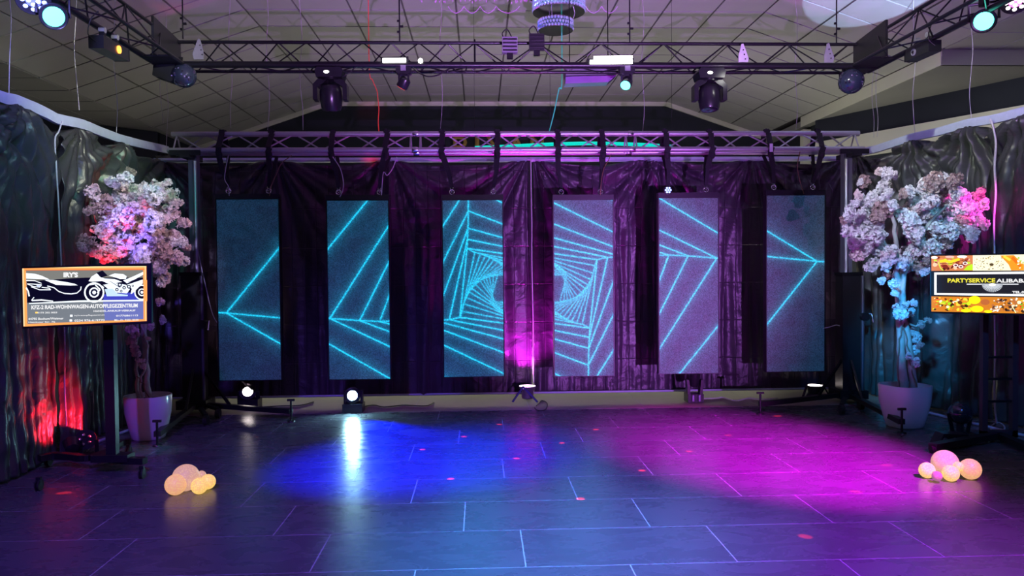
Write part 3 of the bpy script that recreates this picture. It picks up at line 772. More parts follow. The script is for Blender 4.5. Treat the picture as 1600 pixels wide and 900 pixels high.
# power cords from truss to banners
for lab, pts, m in (
        ('thin pale cord looping down beside the left strap of the leftmost banner', [(357, 242), (353, 262), (351, 280), (357, 292), (358, 306)], M_cord),
        ('thin brown cord slanting down to the right strap of the leftmost banner', [(456, 243), (440, 255), (432, 272), (424, 290), (421, 306)], M_cordbrown),
        ('thin pale cord looping beside the left strap of the second banner', [(520, 245), (531, 262), (536, 280), (536, 296), (531, 308)], M_cord),
        ('thin pale cord looping beside the right strap of the second banner', [(620, 245), (614, 262), (605, 274), (599, 270), (596, 305)], M_cord),
        ('thin brown cord slanting from the truss above the fourth banner', [(955, 240), (950, 252), (944, 262), (940, 280), (938, 305)], M_cordbrown),
        ('pale brown cord hanging above the rightmost banner', [(1250, 237), (1246, 258), (1248, 275), (1252, 290), (1256, 303)], M_cordbrown),
        ('thin white cord dropping to the left side of the leftmost banner', [(303, 352), (311, 400), (322, 450), (332, 490), (344, 512)], M_cord),
        ('short white plug lead sticking out right of the rightmost banner', [(1286, 513), (1296, 511), (1306, 508), (1312, 509)], M_cord)):
    cordthing('power_cord', lab, [at(x, y, TY + (0.045 if 'leftmost banner' in lab and 'dropping' in lab else -0.05)) for x, y in pts], 0.0045, m)
# slim blue LED pod on the left strap of banner five
pd = at(1044, 297, TY - 0.10)
pod = thing('blue_led_pod', 'small round lamp of blue diodes on top of the second banner from the right', 'lamp', pd)
MB().tube([(pd.x, pd.y + 0.05, pd.z), (pd.x, pd.y, pd.z)], 0.040, 16).build('housing', M_plastic, pod, smooth=40)
for k in range(7):
    a = 2 * PI * k / 6; r = 0 if k == 6 else 0.025
    MB().sphere((pd.x + r * math.cos(a), pd.y - 0.003, pd.z + r * math.sin(a)), 0.009, 8, 6).build('diode', E_blueled, pod, smooth=60)

# ================================================================ LIFTING TOWERS
def tower(label, px, pole_px_bottom, sgn, feet, wheels, yb):
    X = at(px, 300, TY + 0.1).x; Y = TY + 0.10
    root = thing('lifting_tower', label, 'lifter', (X, Y, 0))
    MB().box((X, Y, ZB2 - 0.055), (0.10, DY + 0.16, 0.05)).build('fork', M_blackmetal, root)
    MB().bar((X - 0.16, TY - 0.045, ZB2 - 0.03), (X + 0.14, TY - 0.045, ZB2 - 0.03), 0.03, 0.05).build('fork_arm', M_blackmetal, root)
    zc = at(px, 428, Y).z
    MB().box((X + 0.025 * sgn, Y, (ZB2 - 0.08 + zc) / 2), (0.085, 0.085, ZB2 - 0.08 - zc + 0.1)).build('inner_mast', mat('mast_grey', (0.17, 0.16, 0.21), 0.4, 0.3, noise_scale=8), root)
    MB().tube([(X - 0.055 * sgn * -1, Y - 0.06, ZB2 - 0.10), (X - 0.055 * sgn * -1, Y - 0.06, zc - 0.06)], 0.019, 12).build('mast_tube', M_alu, root, smooth=40)
    MB().box((X, Y, (zc + 0.12) / 2), (0.20, 0.17, zc - 0.12)).build('outer_mast', M_black, root)
    MB().box((X, Y, zc), (0.22, 0.19, 0.035)).build('mast_collar', M_blackmetal, root)
    MB().tube([(X + 0.11, Y - 0.09, zc - 0.02), (X + 0.11, Y - 0.09, 0.12)], 0.018, 10).build('guide_tube', mat('dull_steel', (0.10, 0.09, 0.12), 0.4, 0.5, noise_scale=9), root, smooth=40)
    MB().tube([(X + 0.10, Y - 0.10, 0.95), (X + 0.19, Y - 0.12, 0.95), (X + 0.19, Y - 0.16, 0.86)], 0.011, 8).build('crank', M_chrome, root, smooth=50)
    MB().tube([(X + 0.12, Y - 0.06, 0.92), (X + 0.12, Y - 0.14, 0.92)], 0.045, 14).build('winch_drum', M_blackmetal, root, smooth=40)
    MB().box((X, Y, 0.10), (0.30, 0.28, 0.09)).build('base', M_black, root)
    for (fx, fy) in feet:
        p = fl(fx, fy); d = Vector((p.x - X, p.y - Y, 0)).normalized()
        s = Vector((X, Y, 0.09)) + d * 0.12
        leg = MB().bar(s, (p.x, p.y, 0.10), 0.055, 0.045).build('outrigger', M_black, root)
        MB().bar((X + d.x * 0.10, Y + d.y * 0.10, 0.46), (X + d.x * 0.46, Y + d.y * 0.46, 0.11), 0.022, 0.022).build('brace', M_blackmetal, root)
        sc = MB().tube([(p.x, p.y, 0.0), (p.x, p.y, 0.012), (p.x, p.y, 0.0125), (p.x, p.y, 0.21)], [0.04, 0.035, 0.010, 0.010], 12).build('screw_foot', M_blackmetal, root, smooth=40)
        MB().bar((p.x - 0.035, p.y, 0.21), (p.x + 0.035, p.y, 0.21), 0.02).build('handle', M_rubber, root)
    for (fx, fy) in wheels:
        p = fl(fx, fy)
        wl_ = MB().tube([(p.x - 0.02, p.y, 0.045), (p.x + 0.02, p.y, 0.045)], 0.045, 16).build('caster', M_rubber, root, smooth=40)
        MB().bar((p.x, p.y, 0.09), (X + (p.x - X) * 0.5, Y + (p.y - Y) * 0.5, 0.10), 0.04, 0.03).build('caster_arm', M_black, root)
    return root
tower('black crank lifting tower under the left end of the silver truss', 300, 300, 1, ((455, 659), (246, 697)), ((322, 664), (341, 653)), 0)
tower('black crank lifting tower under the right end of the silver truss', 1326, 1326, -1, ((1188, 647), (1409, 677)), ((1315, 647), (1345, 640)), 0)

# ================================================================ BLACK TRUSS
BYT = 6.5
bl = at(245, 100, BYT - 0.11); br = at(1372, 104, BYT - 0.11)
zb = at(800, 102, BYT - 0.11).z; ztp = at(800, 67.5, BYT).z
black = thing('black_truss', 'black triangular truss hung in a U under the ceiling, carrying the lamps', 'truss', ((bl.x + br.x) / 2, BYT, zb))
GX0, GX1 = bl.x, br.x
MB().tube([(GX0, BYT, ztp), (GX1, BYT, ztp)], 0.014, 10).build('chord', M_blackmetal, black, smooth=40)
MB().tube([(GX0, BYT - 0.11, zb), (GX1, BYT - 0.11, zb)], 0.027, 10).build('chord', M_blackmetal, black, smooth=40)
MB().tube([(GX0, BYT + 0.11, zb), (GX1, BYT + 0.11, zb)], 0.014, 10).build('chord', M_blackmetal, black, smooth=40)
xj = at(742, 90, BYT).x
na = 10; per = (xj - GX0 - 0.25) / na
zig(GX0 + 0.25, xj, (BYT, BYT - 0.11), ztp, zb, per, 0, 0.006, black, M_blackmetal)
zig(GX0 + 0.25, xj, (BYT, BYT + 0.11), ztp, zb, per, 1, 0.006, black, M_blackmetal)
zig(GX0 + 0.25, xj, (BYT - 0.11, BYT + 0.11), zb, zb, per, 0, 0.006, black, M_blackmetal)
nb = 12; per = (GX1 - 0.2 - xj) / nb
zig(xj, GX1 - 0.2, (BYT, BYT - 0.11), ztp, zb, per, 0, 0.006, black, M_blackmetal)
zig(xj, GX1 - 0.2, (BYT, BYT + 0.11), ztp, zb, per, 0, 0.006, black, M_blackmetal)
zig(xj, GX1 - 0.2, (BYT - 0.11, BYT + 0.11), zb, zb, per, 1, 0.006, black, M_blackmetal)
MB().tube([(xj, BYT, ztp + 0.03), (xj, BYT - 0.02, zb - 0.01)], 0.008, 6).build('post', M_blackmetal, black, smooth=40)
# side arms run towards the photographer
def arm(xo, sgn, y1):
    xi = xo + sgn * 0.22; xm = (xo + xi) / 2
    y0 = BYT - 0.05
    MB().tube([(xm, y0, ztp), (xm, y1, ztp)], 0.014, 10).build('chord', M_blackmetal, black, smooth=40)
    MB().tube([(xo, y0 + 0.1, zb), (xo, y1, zb)], 0.022, 10).build('chord', M_blackmetal, black, smooth=40)
    MB().tube([(xi, y0, zb), (xi, y1, zb)], 0.014, 10).build('chord', M_blackmetal, black, smooth=40)
    y = y0 - 0.25; k = 0
    while y > y1 + 0.3:
        ye = y - 0.30
        for (xa, za, xb_, zb_) in ((xm, ztp, xo, zb), (xm, ztp, xi, zb), (xo, zb, xi, zb)):
            if k % 2: xa, za, xb_, zb_ = xb_, zb_, xa, za
            MB().tube([(xa, y, za), (xb_, ye, zb_)], 0.006, 6).build('brace', M_blackmetal, black, smooth=40)
        y = ye; k += 1
    # corner plates
    MB().prism([(xm, BYT + 0.06, ztp + 0.02), (xm, BYT + 0.06, zb - 0.01), (xm, y0 - 0.42, zb - 0.01), (xm, y0 - 0.42, ztp + 0.06)], (sgn * 0.02, 0, 0)).build('corner_plate', M_black, black)
    MB().prism([(xo, BYT + 0.08, zb - 0.012), (xi, BYT + 0.08, zb - 0.012), (xi, y0 - 0.35, zb - 0.012), (xo, y0 - 0.35, zb - 0.012)], (0, 0, 0.012)).build('corner_plate', M_black, black)
arm(GX0, 1, 3.9); arm(GX1, -1, 3.9)
# suspension rods
for lab, px, py0, py1, yd in (('black suspension rod above the left corner of the black truss', 286, 28, 62, 6.5), ('black suspension rod on the black truss left of the chandelier', 624.5, -8, 66, 6.5),
                              ('black suspension rod on the black truss right of the chandelier', 984, -8, 69, 6.5), ('black suspension rod near the right corner of the black truss', 1307, 27, 69, 6.5)):
    a = at(px, py1 - 1, yd); zc = zs(a.x) + 0.03
    r = thing('suspension_rod', lab, 'rod', a, group='rods hanging the black truss')
    MB().tube([(a.x, yd, a.z), (a.x, yd, zc)], 0.006, 8).build('rod', M_blackmetal, r, smooth=40)
    for k in range(3):
        zz = a.z + 0.08 + 0.045 * k
        MB().bar((a.x, yd, zz), (a.x + (0.03 if k % 2 else -0.02), yd, zz), 0.016).build('hook', M_blackmetal, r)
# fin shaped hanger plates
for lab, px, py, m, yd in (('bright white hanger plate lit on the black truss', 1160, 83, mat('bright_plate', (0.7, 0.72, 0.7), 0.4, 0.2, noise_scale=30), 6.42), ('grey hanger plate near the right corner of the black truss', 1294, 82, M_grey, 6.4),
                       ('dark slotted hanger plate near the left corner of the black truss', 311, 76, M_grey, 6.4)):
    c0 = at(px, py, yd); s = 0.0054
    b = MB(); pts = [(-1.5, 14), (1.5, 15), (5, 6), (10, -8), (8, -16), (-6, -16), (-6, -4)]
    if px < 400: pts = [(-p[0], p[1]) for p in pts][::-1]
    b.prism([(c0.x + a * s, yd, c0.z + h * s) for a, h in pts], (0, 0.012, 0))
    r = thing('hanger_plate', lab, 'bracket', c0); b.build('plate', m, r)
    for q in range(3):
        z = c0.z + (5 - 7 * q) * s
        MB().tube([(c0.x + 0.008 + q * 0.008, yd - 0.003, z), (c0.x + 0.008 + q * 0.008, yd + 0.001, z)], 0.006, 8).build('hole', M_black, r)
if True:
    lamp_point('plate_glint', at(1160, 100, 6.1), 1.2, (1, 1, 0.95), 0.03)
exec_later = []

# ================================================================ TRUSS FIXTURES
def moving_head(label, px, py, yd, s=1.0, rot=0.0, tilt=0.0, lensmat=None):
    c0 = at(px, py, yd)
    r = thing('moving_head', label, 'stage light', c0, (0, 0, rot))
    for k in (-1, 1):
        MB().box((k * 0.06 * s, 0, 0.165 * s), (0.03 * s, 0.05 * s, 0.06 * s)).build('clamp', M_alu, r, world=False)
    b = MB(); b.prism([(-0.105 * s, -0.10 * s, 0.135 * s), (0.105 * s, -0.10 * s, 0.135 * s), (0.125 * s, -0.10 * s, 0.105 * s), (0.110 * s, -0.10 * s, 0.045 * s), (-0.110 * s, -0.10 * s, 0.045 * s), (-0.125 * s, -0.10 * s, 0.10 * s)], (0, 0.2 * s, 0))
    base = b.build('base', M_plastic, r, world=False)
    MB().sphere((-0.02 * s, -0.102 * s, 0.088 * s), 0.016 * s, 10, 6, (1.5, 0.3, 0.8)).build('white_glint', E_white, r, world=False, smooth=60)  # reflected glint built as a small emissive spot
    MB().lathe([(0.085 * s, 0.028 * s), (0.085 * s, 0.055 * s)], 20).build('turntable', M_blackmetal, r, world=False, smooth=40)
    for k in (-1, 1):
        y = MB(); y.prism([(k * 0.150 * s, -0.055 * s, -0.01 * s), (k * 0.110 * s, -0.055 * s, 0.035 * s), (k * 0.020 * s, -0.055 * s, 0.035 * s), (k * 0.060 * s, -0.055 * s, 0.0), (k * 0.112 * s, -0.055 * s, -0.03 * s), (k * 0.112 * s, -0.055 * s, -0.145 * s), (k * 0.150 * s, -0.055 * s, -0.145 * s)], (0, 0.11 * s, 0))
        y.build('yoke_arm', M_plastic, r, world=False)
    M = Matrix.Translation((0, 0, -0.11 * s)) @ Matrix.Rotation(tilt, 4, 'X')
    hd = MB().lathe([(0.05 * s, 0.115 * s), (0.08 * s, 0.10 * s), (0.098 * s, 0.05 * s), (0.100 * s, -0.02 * s), (0.092 * s, -0.09 * s), (0.080 * s, -0.12 * s), (0.070 * s, -0.12 * s)], 24, M).build('head', M_plastic, r, world=False, smooth=45)
    MB().lathe([(0.001, -0.118 * s), (0.04 * s, -0.128 * s), (0.07 * s, -0.121 * s)], 24, M).build('lens', lensmat or E_lensdark, hd, world=False, smooth=60)
    return r
moving_head('large black moving head light under the left half of the black truss', 517, 132, 6.42, 0.92, 0.0, 0.25, mat('plum_lens', (0.05, 0.015, 0.03), 0.2, noise_scale=9))
moving_head('large black moving head light under the right half of the black truss', 1108, 133, 6.42, 0.92, 0.0, -0.15)
def mini_head(label, px, py, yd, tilt, lens, rz):
    c0 = at(px, py, yd); r = thing('mini_moving_head', label, 'stage light', c0)
    MB().prism([(-0.055, -0.05, 0.105), (0.055, -0.05, 0.105), (0.062, -0.05, 0.09), (0.062, -0.05, 0.035), (0.04, -0.05, 0.02), (-0.04, -0.05, 0.02), (-0.062, -0.05, 0.035), (-0.062, -0.05, 0.09)], (0, 0.10, 0)).build('base', M_plastic, r, world=False)
    MB().box((0, -0.052, 0.065), (0.045, 0.006, 0.045)).build('control_panel', M_grey, r, world=False)
    MB().box((0, 0, 0.115), (0.05, 0.04, 0.03)).build('clamp', M_blackmetal, r, world=False)
    for k in (-1, 1): MB().box((k * 0.038, 0, -0.01), (0.014, 0.05, 0.07)).build('yoke_arm', M_plastic, r, world=False)
    M = Matrix.Translation((0.0, 0, -0.045)) @ Matrix.Rotation(rz, 4, 'Y') @ Matrix.Rotation(tilt, 4, 'X')
    h = MB().lathe([(0.03, 0.045), (0.046, 0.03), (0.05, -0.035), (0.044, -0.045)], 20, M).build('head', M_plastic, r, world=False, smooth=40)
    MB().lathe([(0.001, -0.050), (0.038, -0.047), (0.043, -0.044)], 20, M).build('lens', lens, h, world=False, smooth=60)
    return r
mini_head('small moving head with a red lens rim under the left bright light bar', 631, 121, 6.42, 0.25, E_red, 0.55)
mini_head('small moving head shining teal under the right bright light bar', 979, 121, 6.42, -0.75, E_teal, 0.5)

def par(label, px, py, yd, aim, r_, em, rim, leds=False, hang=True, cat='stage light'):
    c0 = at(px, py, yd); root = thing('par_light', label, cat, c0)
    q = (-Vector(aim)).normalized().to_track_quat('Z', 'Y').to_matrix().to_4x4()
    can = MB().lathe([(0.45 * r_, 1.25 * r_), (0.8 * r_, 1.1 * r_), (r_, 0.5 * r_), (1.05 * r_, 0.0), (1.0 * r_, -0.04 * r_), (0.92 * r_, 0.0)], 28, q).build('can', M_plastic, root, world=False, smooth=35)
    ln = MB().lathe([(0.001, -0.02 * r_), (0.9 * r_, 0.02 * r_)], 28, q).build('lens', rim, can, world=False)
    if leds:
        for k in range(12):
            a = 2 * PI * k / (8 if k < 8 else 4); rr = (0.62 if k < 8 else 0.27) * r_
            MB().lathe([(0.001, -0.10 * r_), (0.15 * r_, -0.04 * r_)], 8, q @ Matrix.Translation((rr * math.cos(a), rr * math.sin(a), 0))).build('diode', em, ln, world=False)
    else:
        MB().lathe([(0.001, -0.06 * r_), (0.78 * r_, -0.03 * r_)], 24, q).build('lit_glass', em, ln, world=False)
    sd = q @ Vector((1, 0, 0)); sd = Vector((sd.x, sd.y, 0)).normalized() * 1.15 * r_
    up = 1.5 * r_ if hang else -1.5 * r_
    MB().tube([-sd, -sd + Vector((0, 0, up)), sd + Vector((0, 0, up)), sd], 0.010, 6, M=q @ Matrix.Translation((0, 0, 0.35 * r_)) @ q.inverted()).build('bracket', M_blackmetal, root, world=False, smooth=40)
    if hang: MB().box((0, 0, 1.5 * r_ + 0.03), (0.04, 0.05, 0.09)).build('clamp', M_blackmetal, root, world=False)
    return root
par('round lamp glowing teal under the left arm of the black truss', 84, 26, 4.75, (0.55, -0.75, -0.5), 0.075, E_teal, E_tealrim)
par('blue diode lamp cut by the top edge in the left corner', 52, 1, 4.7, (0.35, -0.6, -0.75), 0.09, E_blueled, E_blue, True)
par('round lamp glowing teal under the right arm of the black truss', 1537, 33, 5.0, (-0.5, -0.75, -0.45), 0.075, E_teal, E_tealrim)
par('pink diode lamp cut by the top edge in the right corner', 1587, 3, 4.9, (-0.3, -0.6, -0.75), 0.085, E_white, E_pink, True)

def bar_light(label, a, b, lensat, em):
    a = at(*a); b = at(*b); c0 = (a + b) / 2; root = thing('laser_bar', label, 'stage light', c0)
    d = (b - a).normalized(); MB().bar(a, b, 0.10, 0.085).build('housing', M_plastic, root)
    MB().bar(b, b + d * 0.008, 0.106, 0.09).build('end_cap', M_blackmetal, root)
    for t in (0.25, 0.75):
        p = a.lerp(b, t); MB().box((p.x, p.y, p.z + 0.075), (0.035, 0.03, 0.08)).build('bracket', M_blackmetal, root)
        MB().tube([(p.x - 0.02, p.y - 0.0, p.z + 0.10), (p.x + 0.02, p.y, p.z + 0.10)], 0.020, 10).build('clamp', M_alu, root, smooth=40)
    p = a.lerp(b, lensat); fr = (CAM - p); fr.z = 0; sd = Vector((0, 0, 1)).cross(d).normalized()
    if sd.dot(CAM - p) < 0: sd = -sd
    q = p + sd * 0.052
    MB().tube([q - sd * 0.01, q + sd * 0.006], 0.027, 16).build('lens_ring', em, root, smooth=40)
    MB().tube([q + sd * 0.006, q + sd * 0.009], 0.015, 16).build('lens', E_orange if em == E_orange else E_lensdark, root, smooth=40)
    cable([a + Vector((0, 0, 0)), a + Vector((-0.05, 0, 0.05)), a + Vector((-0.03, 0, 0.15)), a + Vector((0.02, 0, 0.2))], 0.004).build('lead', M_cordblack, root, smooth=50)
bar_light('black bar light with an orange glowing lens under the left truss arm', (150, 65, 5.25), (190, 86, 5.6), 0.58, E_orange)
bar_light('black bar light under the right truss arm, unlit', (1461, 71, 5.6), (1424, 88, 5.9), 0.62, M_grey)

def dome_light(label, px, py, yd, boxed):
    c0 = at(px, py, yd); root = thing('dome_light', label, 'stage light', c0); r = 0.105 if not boxed else 0.098
    cx = 0.09 if boxed else 0
    MB().sphere((cx, 0, 0), r, 28, 18).build('dome', mat('dome_glass', (0.02, 0.025, 0.05), 0.12, coat=0.5, noise_scale=6), root, world=False, smooth=60)
    if boxed: MB().prism([(-0.13, -0.06, 0.07), (0.04, -0.06, 0.085), (0.04, -0.06, -0.04), (0.0, -0.06, -0.06), (-0.14, -0.06, -0.01)], (0, 0.15, 0)).build('body', M_plastic, root, world=False)
    else: MB().box((0.02, 0.09, 0.03), (0.13, 0.08, 0.13)).build('body', M_plastic, root, world=False)
    for k in (-1, 1):
        MB().bar((k * 0.05, 0.02, 0.07), (k * 0.06, 0.02, 0.155), 0.014, 0.03).build('bracket', M_blackmetal, root, world=False)
    random.seed(px)
    for k in range(16):
        a = random.uniform(-1.1, 1.1); e = random.uniform(-1.2, 0.6)
        n = Vector((math.sin(a) * math.cos(e), -math.cos(a) * math.cos(e), math.sin(e)))
        MB().sphere((cx + n.x * r * 0.98, n.y * r * 0.98, n.z * r * 0.98), 0.008, 8, 5).build('lens', M_chrome if k % 3 else E_lensdark, root, world=False, smooth=60)
    return root
dome_light('black box and glass dome effect light under the left corner of the black truss', 270, 118, 6.4, True)
dome_light('round glass dome effect light under the right corner of the black truss', 1330, 127, 6.4, False)

# flood boxes on top of the truss
for lab, px, py in (('small violet-lit flood box standing on the middle of the black truss', 796.5, 71), ('small dark flood box beside the violet one on the black truss', 838.5, 66)):
    c0 = at(px, py, 6.36); root = thing('flood_box', lab, 'stage light', c0)
    MB().box((0, 0, 0), (0.125, 0.05, 0.13)).build('housing', M_grey if px < 800 else M_plastic, root, world=False)
    for k in range(4): MB().box((0, -0.027, -0.045 + 0.03 * k), (0.115, 0.006, 0.012)).build('fin', M_blackmetal, root, world=False)
    MB().box((0, 0, -0.085), (0.05, 0.04, 0.05)).build('foot', M_blackmetal, root, world=False)
    cable([(-0.05, 0, 0.06), (-0.06, 0, 0.10), (-0.02, 0, 0.13), (0.02, 0, 0.06)], 0.005).build('lead', M_cordblack, root, world=False, smooth=50)
# bright bars
for lab, x0, x1, py in (('short bright white light bar set in the left half of the black truss', 598, 634, 94.5), ('long bright white light bar set in the right half of the black truss', 922, 988, 97)):
    a = at(x0, py, 6.36); b = at(x1, py - 0.8, 6.36); root = thing('light_bar', lab, 'stage light', (a + b) / 2)
    MB().bar(a + Vector((-0.02, 0.045, 0)), b + Vector((0.02, 0.045, 0)), 0.03, 0.075).build('housing', M_blackmetal, root)
    MB().tube([a, b], 0.017, 10).build('tube', E_white, root, smooth=40)
    if x0 > 800:
        a = at(928, 90, 6.36); b = at(988, 89, 6.36); MB().tube([a, b], 0.012, 10).build('tube', E_white, root, smooth=40)
rs = at(657, 95, 6.36); root = thing('spot_bulb', 'single bright round bulb right of the left light bar', 'lamp', rs)
MB().sphere((0, 0, 0), 0.020, 14, 10).build('bulb', E_white, root, world=False, smooth=60)
MB().tube([(0.0, 0.01, 0), (0, 0.05, 0)], 0.024, 14).build('socket', M_blackmetal, root, world=False, smooth=40)
# grey projector-like unit under the ceiling behind the truss
a = at(882, 116, 7.4); b = at(960, 114, 7.4); root = thing('air_curtain_unit', 'grey oblong unit with a slanted glass front hanging behind the truss', 'unit', (a + b) / 2)
MB().bar(a, b, 0.20, 0.075).build('body', M_grey, root)
MB().prism([(a.x + 0.0, 7.29, a.z - 0.05), (b.x, 7.29, b.z - 0.05), (b.x - 0.07, 7.33, b.z - 0.105), (a.x + 0.0, 7.33, a.z - 0.105)], (0, 0.15, 0)).build('glass_louvre', mat('tinted_glass', (0.25, 0.22, 0.40), 0.15, 0.3, noise_scale=8), root)
for px in (890, 950):
    q = at(px, 112, 7.42); MB().tube([(q.x, 7.42, q.z), (q.x, 7.42, CZ + 0.02)], 0.005, 6).build('hanger', M_blackmetal, root)
# looping cables under the truss
cordthing('truss_cable', 'black cable drooping under the truss between the two bright light bars', [at(x, y, 6.34) for x, y in ((645, 106), (655, 114), (669, 119.5), (685, 117), (704, 107), (716, 112.5), (726, 112), (730, 104))], 0.006, M_cordblack)
cordthing('truss_cable', 'black cable drooping beside the left moving head', [at(x, y, 6.34) for x, y in ((555, 105), (548, 112), (540, 117), (536, 120))], 0.005, M_cordblack)

# ================================================================ HANGING STRINGS
strings = [(17, 47, 150, 'LP'), (121, 113, 166, 'LP'), (182, 145, 206, 'LP'), (253, 126, 192, 8.7), (262, 186, 236, 8.7), (362, 105, 200, 8.7), (420, 172, 203, 8.7), (472, 105, 203, 8.7),
           (690, 118, 203, 8.7), (1005, 163, 205, 8.7), (1244, 108, 202, 8.7), (1364, 112, 215, 8.7), (1370, 150, 214, 8.7), (1428, 134, 212, 'RP'), (1517, 56, 180, 'RP')]
where = ['far left end of the left side drape', 'middle tie of the left side drape', 'third tie of the left side drape', 'left corner of the drapes', 'left end of the silver truss', 'leftmost banner', 'gap after the leftmost banner',
         'gap before the second banner', 'third banner', 'joint left of the fifth banner', 'rightmost banner', 'right end of the truss (left one)', 'right end of the truss (right one)', 'first tie of the right side drape', 'second tie of the right side drape']
for (px, y0, y1, d), wh in zip(strings, where):
    if d == 'LP': p = atpath(LP, px, y1 + 6)
    elif d == 'RP': p = atpath(RP, px, y1 + 6)
    else: p = at(px, y1, d)
    zc = min(zs(p.x), DROP if (p.x > 5.31 and p.y > 8.67) else 99) + 0.012
    pts = [(p.x + 0.015 * math.sin(k * 1.7 + px), p.y, p.z + (zc - p.z) * k / 6) for k in range(7)]
    cordthing('hanging_string', 'thin clear string from the ceiling to the ' + wh, pts, 0.0028, M_cord, 'string')
cordthing('twisted_streamer', 'red glinting streamer hanging above the second banner', [Vector((at(577, 106, 8.2).x, 8.2, CZ))] + [at(x, y, 8.2) for x, y in ((577, 106), (582, 125), (589, 142), (590, 150), (592, 170), (591, 190), (592, 205))], 0.005, mat('red_foil', (0.8, 0.12, 0.10), 0.3, 0.4, noise_scale=40, emit=(0.5, 0.03, 0.02), es=0.5), 'streamer')  # the foil's red glint is put in as emission
cordthing('twisted_streamer', 'teal glinting streamer hanging above the fourth banner', [Vector((at(878, 124, 8.2).x, 8.2, CZ))] + [at(x, y, 8.2) for x, y in ((878, 124), (874, 137), (870, 155), (866, 175), (861, 195), (858, 206))], 0.006, mat('teal_foil', (0.10, 0.6, 0.5), 0.3, 0.4, noise_scale=40, emit=(0.02, 0.4, 0.32), es=0.5), 'streamer')  # teal glint likewise put in as emission
# added emissive tube for the cyan line behind the truss, and the gold letters on the far wall
nl = MB(); pts = [at(x, y, 8.85) for x, y in ((742, 231), (800, 228.5), (860, 225.5), (930, 224), (1000, 226), (1050, 229))]
nr = thing('cyan_glow_line', 'glowing cyan line behind the silver truss', 'light strip', pts[2])
cable(pts, 0.022).build('glow_tube', E_cyan, nr, smooth=60)
for k in (0, 2, 5): MB().tube([pts[k], (pts[k].x, pts[k].y, CZ + 0.02)], 0.002, 5).build('wire', M_cordblack, nr)
for ch, x0, x1 in (('D', 708, 730), ('I', 742, 749), ('V', 760, 784), ('A', 797, 817), ('N', 829, 850)):
    p = at(x0, 231, YB - 0.08); q = at(x1, 231, YB - 0.08); t = at(x0, 213, YB - 0.08)
    root = thing('wall_letter', 'gold letter %s on the far wall seen through the silver truss' % ch, 'letter', p, group='gold letters on the far wall')
    o = textmesh('letter', ch, M_gold, (p, Vector((1, 0, 0)), Vector((0, 0, 1))), t.z - p.z, q.x - p.x, root, 0.035)
    sm = o.modifiers.new('depth', 'SOLIDIFY'); sm.thickness = 0.05

# ================================================================ CHANDELIERS
ch = at(868, 45, 8.0)
root = thing('ring_chandelier', 'blue-lit crystal ring chandelier cut by the top edge above the black truss', 'chandelier', (ch.x, 8.0, ch.z))
random.seed(3)
def crystal_ring(cx, cz, R, h, n, m):
    b = MB(); b.lathe([(R * 0.98, -h / 2), (R, -h / 2), (R, -h / 2 + 0.015), (R * 0.98, -h / 2 + 0.015)], 40, Matrix.Translation((cx, 8.0, cz)))
    b.lathe([(R * 0.98, h / 2 - 0.015), (R, h / 2 - 0.015), (R, h / 2), (R * 0.98, h / 2)], 40, Matrix.Translation((cx, 8.0, cz)))
    b.build('ring', M_chrome, root, smooth=40)
    c_ = MB()
    for k in range(n):
        a = 2 * PI * k / n
        for j in range(3):
            z = cz - h / 2 + h * (j + 0.5) / 3; rr = R * 0.985; o = (cx + rr * math.cos(a + j * 0.08), 8.0 + rr * math.sin(a + j * 0.08), z)
            c_.lathe([(0.0001, -h / 6), (0.013, -h / 18), (0.013, h / 18), (0.0001, h / 6)], 5, Matrix.Translation(o))
    o = c_.build('crystal_drops', m, root, kind='stuff')
z1_ = at(868, 40, 8.0).z; z2_ = at(873, 10, 8.0).z
crystal_ring(at(868, 40, 8).x, z1_, 0.18, 0.11, 34, M_crystal)
crystal_ring(at(873, 10, 8).x, z2_, 0.27, 0.13, 48, M_crystal)
crystal_ring(at(873, -20, 8).x, at(873, -20, 8).z, 0.36, 0.12, 60, M_crystalv)
for k in range(3):
    a = 2 * PI * k / 3
    MB().tube([(ch.x + 0.03 + 0.15 * math.cos(a), 8 + 0.15 * math.sin(a), z1_ + 0.05), (ch.x + 0.03 + 0.3 * math.cos(a), 8 + 0.3 * math.sin(a), CZ + 0.02)], 0.003, 5).build('wire', M_chrome, root)
lamp_point('chandelier_bulb', (ch.x, 8.0, z2_ - 0.02), 3, (0.35, 0.5, 1), 0.05)
# wide crystal ceiling lamp at the very top edge
q = at(742, -22, 8.4); root = thing('crystal_ceiling_lamp', 'wide violet crystal ceiling lamp glinting along the top edge', 'chandelier', (q.x, 8.4, q.z))
MB().box((q.x, 8.4, q.z + 0.03), (1.25, 0.5, 0.03)).build('frame', M_chrome, root)
MB().box((q.x, 8.4, q.z + 0.0), (1.1, 0.4, 0.03)).build('light_panel', emis('lamp_magenta', (0.7, 0.05, 0.8), 1.2), root)
for dx in (-0.5, 0.5):
    MB().tube([(q.x + dx, 8.4, q.z + 0.04), (q.x + dx, 8.4, CZ + 0.02)], 0.006, 6).build('rod', M_chrome, root)
b = MB()
for k in range(220):
    x = q.x + random.uniform(-0.66, 0.66); y = 8.4 + random.choice((-1, 1)) * random.uniform(0.15, 0.27); z = q.z - random.uniform(0.01, 0.09)
    b.lathe([(0.0001, -0.018), (0.008, 0), (0.0001, 0.018)], 5, Matrix.Translation((x, y, z)))
b.build('crystal_drops', M_crystalv, root, kind='stuff')
